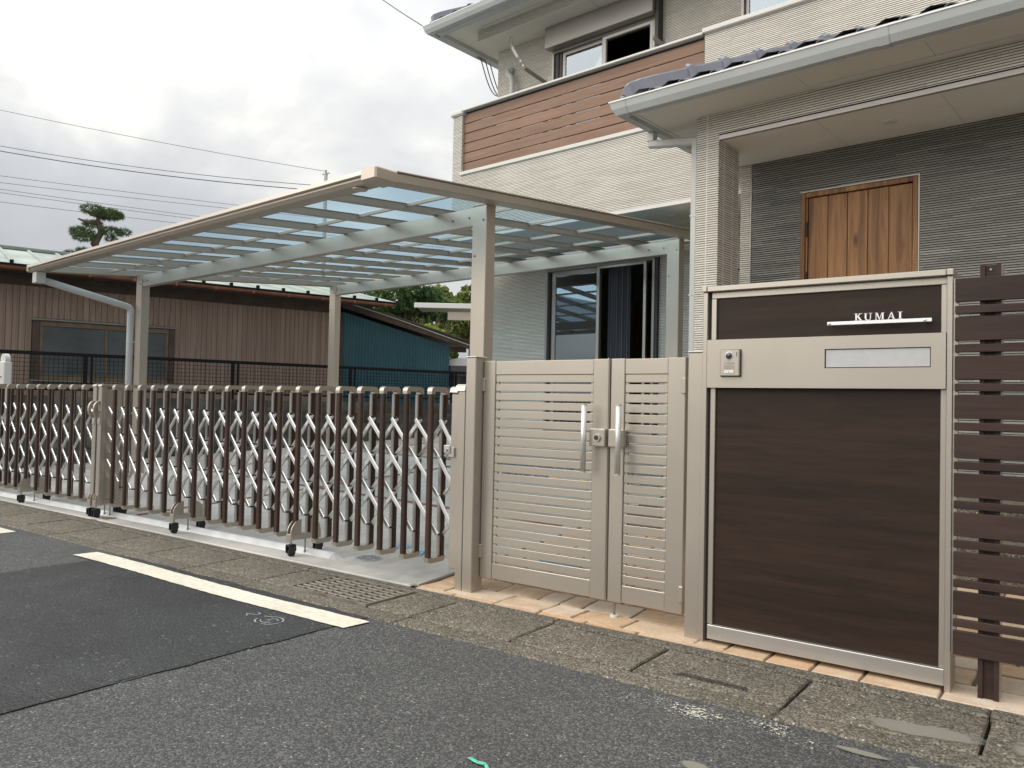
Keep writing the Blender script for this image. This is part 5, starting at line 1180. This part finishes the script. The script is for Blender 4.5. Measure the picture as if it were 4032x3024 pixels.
m = MB(); m.tube([a_+(b_-a_)*t+Vector((0, -.032, .02+.05*math.sin(3.1*t+.2)*(1-t)-.02*t)) for t in np.linspace(.02, .96, 26)]+[b_+Vector((-.09, -.032, -.10))], .011, 6); P(BH_, 'cable', m, 'pipe_white', True)
m = MB(); m.box(s1-so_-.10, s1-so_+.45, .02, .10, 2.20, 2.30); m.box(6.42-so_, 6.47-so_, .03, .09, -.3, 2.3); P(BH_, 'bracket_post', m, 'weather_wood')

# ================================================================== FAR CARPORT, VAN
p = pix(1762, 1215, 24); FC = thing('far_carport', 'flat grey carport roof far behind the blue shed', 'carport', (p.x, p.y, .3), R_(36))
zc_ = p.z-.3
m = MB(); m.box(-.95, 4.2, -.2, 1.3, zc_+.03, zc_+.12, .01); P(FC, 'roof', m, 'grey_alu')
m = MB(); m.box(-.98, 4.2, -.26, -.201, zc_-.02, zc_+.13, .01); P(FC, 'edge', m, 'white_metal')
m = MB(); m.box(.02, 4.0, -.1, .02, zc_-.36, zc_-.10, .01); P(FC, 'beam', m, 'grey_alu')
for x in (.95, 3.7):
    m = MB(); m.box(x, x+.13, -.09, .0, -.6, zc_-.40); P(FC, 'post', m, 'white_metal')
    m = MB(); m.box(x, x+.13, -.09, .0, zc_-.10, zc_); P(FC, 'bracket', m, 'grey_alu')
p = pix(1868, 1520, 17.5); VN = thing('white_van', 'white van parked beyond the mesh fence beside the blue shed', 'van', (p.x, p.y, .25), R_(35))
vz = pix(1868, 1420, 17.5).z-.25
pro = [(-.9, .35), (-.92, .9), (-.86, vz-.5), (-.62, vz-.06), (-.3, vz), (2.6, vz+.02), (3.2, vz-.5), (4.0, vz-.75), (4.1, .4)]
m = MB(); m.ext([(x, z) for x, z in pro], 'y', -.85, .85); P(VN, 'body', m, 'car_white')
m = MB(); m.add([(-.885, -.75, vz-.62), (-.885, .75, vz-.62), (-.66, .68, vz-.14), (-.66, -.68, vz-.14)], [(0, 1, 2, 3)]); P(VN, 'rear_window', m, 'car_glass')
m = MB()
for x0, x1 in ((-.5, .5), (.58, 1.6), (1.68, 2.7)): m.box(x0, x1, -.858, -.852, vz-.60, vz-.16, .0)
P(VN, 'side_window', m, 'car_glass')
for x in (.0, 3.1):
    for y in (-.78, .78):
        m = MB(); m.tube([(x, y-.1, .30), (x, y+.1, .30)], .32, 20); P(VN, 'wheel', m, 'rubber', True)
for y in (-.72, .72):
    m = MB(); m.box(-.93, -.90, y-.09, y+.09, .95, 1.35); P(VN, 'tail_lamp', m, 'reflector' if 0 else 'copper_gutter')

# ================================================================== TREES
def leaves(centers, n, size, seed, needle=False, flat=.6):
    rr = np.random.default_rng(seed); V = []; Fc = []
    tot = sum(c[3]*c[3] for c in centers); out = []
    for cx, cy, cz, r, *rest in centers:
        rzv = rest[0] if rest else r*flat
        k = max(8, int(n*r*r/tot)); d = rr.normal(size=(k, 3)); d /= np.linalg.norm(d, axis=1)[:, None]; rad = rr.uniform(.45, 1.05, k)**.6
        q = d*rad[:, None]*np.array([r, r, rzv])+np.array([cx, cy, cz]); out.append(np.hstack([q, d]))
    Q = np.vstack(out); m = len(Q)
    nv = rr.normal(size=(m, 3))+Q[:, 3:]*.8; nv /= np.linalg.norm(nv, axis=1)[:, None]
    a = np.cross(nv, rr.normal(size=(m, 3))); a /= np.linalg.norm(a, axis=1)[:, None]; b = np.cross(nv, a); s = size*rr.uniform(.6, 1.35, m)[:, None]
    if needle:
        # tufts: three thin blades fanning upward/outward
        V = []; Fa = []
        for t in range(4):
            dirv = Q[:, 3:]*.9+rr.normal(size=(m, 3))*.75+np.array([0, 0, .55]); dirv /= np.linalg.norm(dirv, axis=1)[:, None]
            sd = np.cross(dirv, rr.normal(size=(m, 3))); sd /= np.linalg.norm(sd, axis=1)[:, None]
            c0 = Q[:, :3]; V.append(np.stack([c0-sd*s*.07, c0+sd*s*.07, c0+dirv*s], 1))
        V = np.concatenate(V, 0); k = len(V); return V.reshape(-1, 3), [(3*i, 3*i+1, 3*i+2) for i in range(k)]
    c0 = Q[:, :3]; V = np.stack([c0-a*s, c0-b*s*.55, c0+a*s, c0+b*s*.55], 1).reshape(-1, 3)
    return V, [(4*i, 4*i+1, 4*i+2, 4*i+3) for i in range(m)]
def crown(par, cs_, n, size, mat, seed, needle=False, flat=.6, name='crown'):
    V, Fc = leaves(cs_, n, size, seed, needle, flat); me = bpy.data.meshes.new(name); me.from_pydata([tuple(v) for v in V], [], Fc); me.materials.append(MT[mat]); return put(name, me, par)
# cloud-pruned pine behind the board house
PD_ = 22.; b0 = pix(365, 1000, PD_); k_ = PD_/3111/ (fw.x*b0.x+fw.y*b0.y) * b0.xy.length  # metres per photo pixel at that range
k_ = b0.xy.length/ (b0.xy.length) * ( (fw.x*b0.x+fw.y*b0.y)/3111.1 )
PT = thing('pine_tree', 'cloud pruned pine with flat foliage pads behind the board house', 'pine tree', (b0.x, b0.y, 0))
ex = Vector((rt.x, rt.y, 0)).normalized(); ey = Vector((-ex.y, ex.x, 0))
def pp(px_, py_, dep=0.): return (pix(px_, py_, PD_)-Vector((b0.x, b0.y, 0)))+ey*dep
m = MB(); m.tube([Vector((.4, 0, 0)), pp(420, 1100, .2)*Vector((1, 1, 0)) if 0 else Vector((pp(420, 1100).x, pp(420, 1100).y, 1.6)), pp(404, 1010), pp(372, 960), pp(398, 915), pp(385, 870), pp(395, 835)], .16, 10, r1=.035)
for a, b, d_ in (((395, 935), (300, 905), .3), ((398, 915), (455, 912), -.3), ((388, 880), (325, 868), -.2), ((404, 1000), (330, 985), .2), ((404, 1005), (262, 1000), .4), ((404, 990), (470, 965), .1), ((390, 850), (445, 850), .2), ((390, 850), (350, 835), -.2)):
    m.tube([pp(*a), (pp(*a)+pp(*b, d_))*.5+Vector((0, 0, -.04)), pp(*b, d_)], .055, 7, r1=.02)
P(PT, 'trunk', m, 'bark', True)
pads = [(415, 842, .36, .12, .1), (372, 830, .26, .12, -.1), (450, 850, .22, .10, 0), (350, 877, .24, .07, .2), (325, 915, .28, .11, 0), (345, 945, .22, .07, -.2), (300, 905, .16, .08, .1), (450, 918, .27, .10, -.1), (480, 912, .17, .07, .1), (432, 940, .15, .06, .1), (262, 995, .22, .09, .3), (320, 985, .18, .05, .1)]
cs_ = [(*pp(a, b, d_), r, v_) for a, b, r, v_, d_ in pads]
crown(PT, cs_, 3000, .085, 'pine_needle', 5, True)
# trees behind the shed
def tree(px_, pytop, pybot, wpx, dist, mat, lab, seed, nm='broadleaf_tree', n=5000, size=.10, pyc=None, trunk=True):
    b = pix(px_, 1500, dist); k = (fw.x*b.x+fw.y*b.y)/3111.1; T = thing(nm, lab, 'tree', (b.x, b.y, 0)); rr = random.Random(seed)
    zt, zb = pix(px_, pytop, dist).z, pix(px_, pybot, dist).z; R0 = wpx*k/2; cc = []
    for i in range(22):
        a = rr.uniform(0, 6.28); u = rr.random(); z = zb+(zt-zb)*u; rad = R0*math.sqrt(max(.05, 1-(2*u-1.0)**2*.8))*rr.uniform(.2, .95); r = R0*rr.uniform(.22, .42)
        z = min(z, zt-r*.6); cc.append((rad*math.cos(a), rad*math.sin(a), z, r, r*.7))
    m = MB(); m.tube([(0, 0, -.3), (.05, .03, zb*.5), (0, 0, zb+(zt-zb)*.75)], .16, 8, r1=.04)
    for c in cc[:9]: m.tube([(0, 0, max(.5, c[2]-.9)), (c[0]*.5, c[1]*.5, c[2]-.35), c[:3]], .05, 5, r1=.012)
    P(T, 'trunk', m, 'bark', True); crown(T, cc, n, size, mat, seed); return T
tree(1590, 1120, 1340, 330, 27, 'leaf_dark', 'dark pine-like tree rising just right of the board house roof', 21, 'evergreen_tree', 6500, .085)
tree(1790, 1130, 1330, 330, 33, 'leaf_olive', 'olive green tree behind the far carport roof', 22, n=7000, size=.12)
tree(1690, 1180, 1420, 300, 30, 'leaf_mid', 'mid green tree between the dark tree and the far carport', 23, n=6000, size=.11)
tree(1880, 1240, 1600, 300, 38, 'leaf_dark', 'shadowy tree below the far carport roof', 24, n=6500, size=.13)
tree(1960, 1150, 1500, 330, 40, 'leaf_mid', 'green tree partly hidden by the gate side carport post', 28, n=6000, size=.13)
tree(1500, 1180, 1300, 200, 29, 'leaf_brown', 'sparse reddish brown tree above the board house roof end', 25, n=500, size=.08)
b = pix(1706, 1283, 21); SH = thing('lime_shrub', 'bright yellow green shrub poking above the blue shed roof', 'shrub', (b.x, b.y, 0)); crown(SH, [(0, 0, b.z-.35, .42, .30), (-.25, .1, b.z-.15, .28, .22), (.3, 0, b.z-.5, .3, .25), (0, 0, b.z-1.0, .4, .5)], 1800, .07, 'leaf_lime', 31)
m = MB(); m.tube([(0, 0, 0), (0, 0, b.z-.5)], .04, 6, r1=.02); P(SH, 'stem', m, 'bark')
b = pix(1690, 1285, 21.8); TW = thing('bare_bush', 'leafless brown bush behind the lime shrub', 'bush', (b.x, b.y, 0)); m = MB(); rr = random.Random(3)
for i in range(60):
    a = rr.uniform(0, 6.28); r = rr.uniform(.1, .75); h = b.z+rr.uniform(-.4, .30); m.tube([(0, 0, b.z-1.6), (r*.4*math.cos(a), r*.4*math.sin(a), b.z-.7), (r*math.cos(a), r*math.sin(a), h)], .012, 4, r1=.004)
m.tube([(0, 0, 0), (0, 0, b.z-1.5)], .05, 6); P(TW, 'twigs', m, 'dry_twig')
crown(TW, [(-.5, .3, b.z-.35, .5, .35), (-.1, .4, b.z-.6, .5, .4)], 500, .06, 'leaf_brown', 41)

# ================================================================== POLES AND WIRES
b = pix(1283, 690, 46); UP = thing('utility_pole', 'slim concrete utility pole far beyond the carport', 'utility pole', (b.x, b.y, 0))
m = MB(); m.tube([(0, 0, -.3), (0, 0, b.z+.1)], .17, 14, r1=.10); P(UP, 'shaft', m, 'concrete_pole', True)
m = MB(); m.tube([(0, 0, b.z+.05), (0, 0, b.z+.30)], .045, 8); m.box(-.28, .28, -.03, .03, b.z+.06, b.z+.11); m.box(-.7, .7, -.035, .035, b.z-.95, b.z-.88); P(UP, 'top_fitting', m, 'grey_sill')
def wire(name, lab, a, c, sag=.5, r=.012, group='overhead wires'):
    v = c-a; m = MB(a); m.tube([a+v*t+Vector((0, 0, -sag*4*t*(1-t))) for t in np.linspace(0, 1, 20)], r, 5)
    o = put(name, m.mesh(name, 'wire', True), None, a, label=lab, cat='wire', group=group); return o
top = Vector((b.x, b.y, b.z))
wire('overhead_wire', 'thin single wire reaching the tip of the utility pole', pix(-700, 272, 62), top+Vector((0, 0, .22)), .3, .014)
wire('overhead_wire', 'upper of the two thick wires running to the utility pole', pix(-700, 430, 60), top+Vector((0, 0, -.62)), .6, .018)
wire('overhead_wire', 'lower of the two thick wires running to the utility pole', pix(-700, 450, 60), top+Vector((0, 0, -.90)), .6, .026)
for (y0, y1, k) in ((596, 892, 0), (630, 900, 1), (640, 966, 2), (655, 976, 3), (703, 984, 4)):
    wire('overhead_wire', ['highest', 'second highest', 'middle', 'second lowest', 'lowest'][k]+' of the five parallel wires above the pine tree', pix(-700, y0, 56), pix(1750, y1, 60), .25, .014)
e_ = fromH(-8.23, 8.52, 6.35)
wire('service_wire', 'dark service wire running up from the house eave', pix(1330, -140, 19), e_, .12, .010, 'house wire')
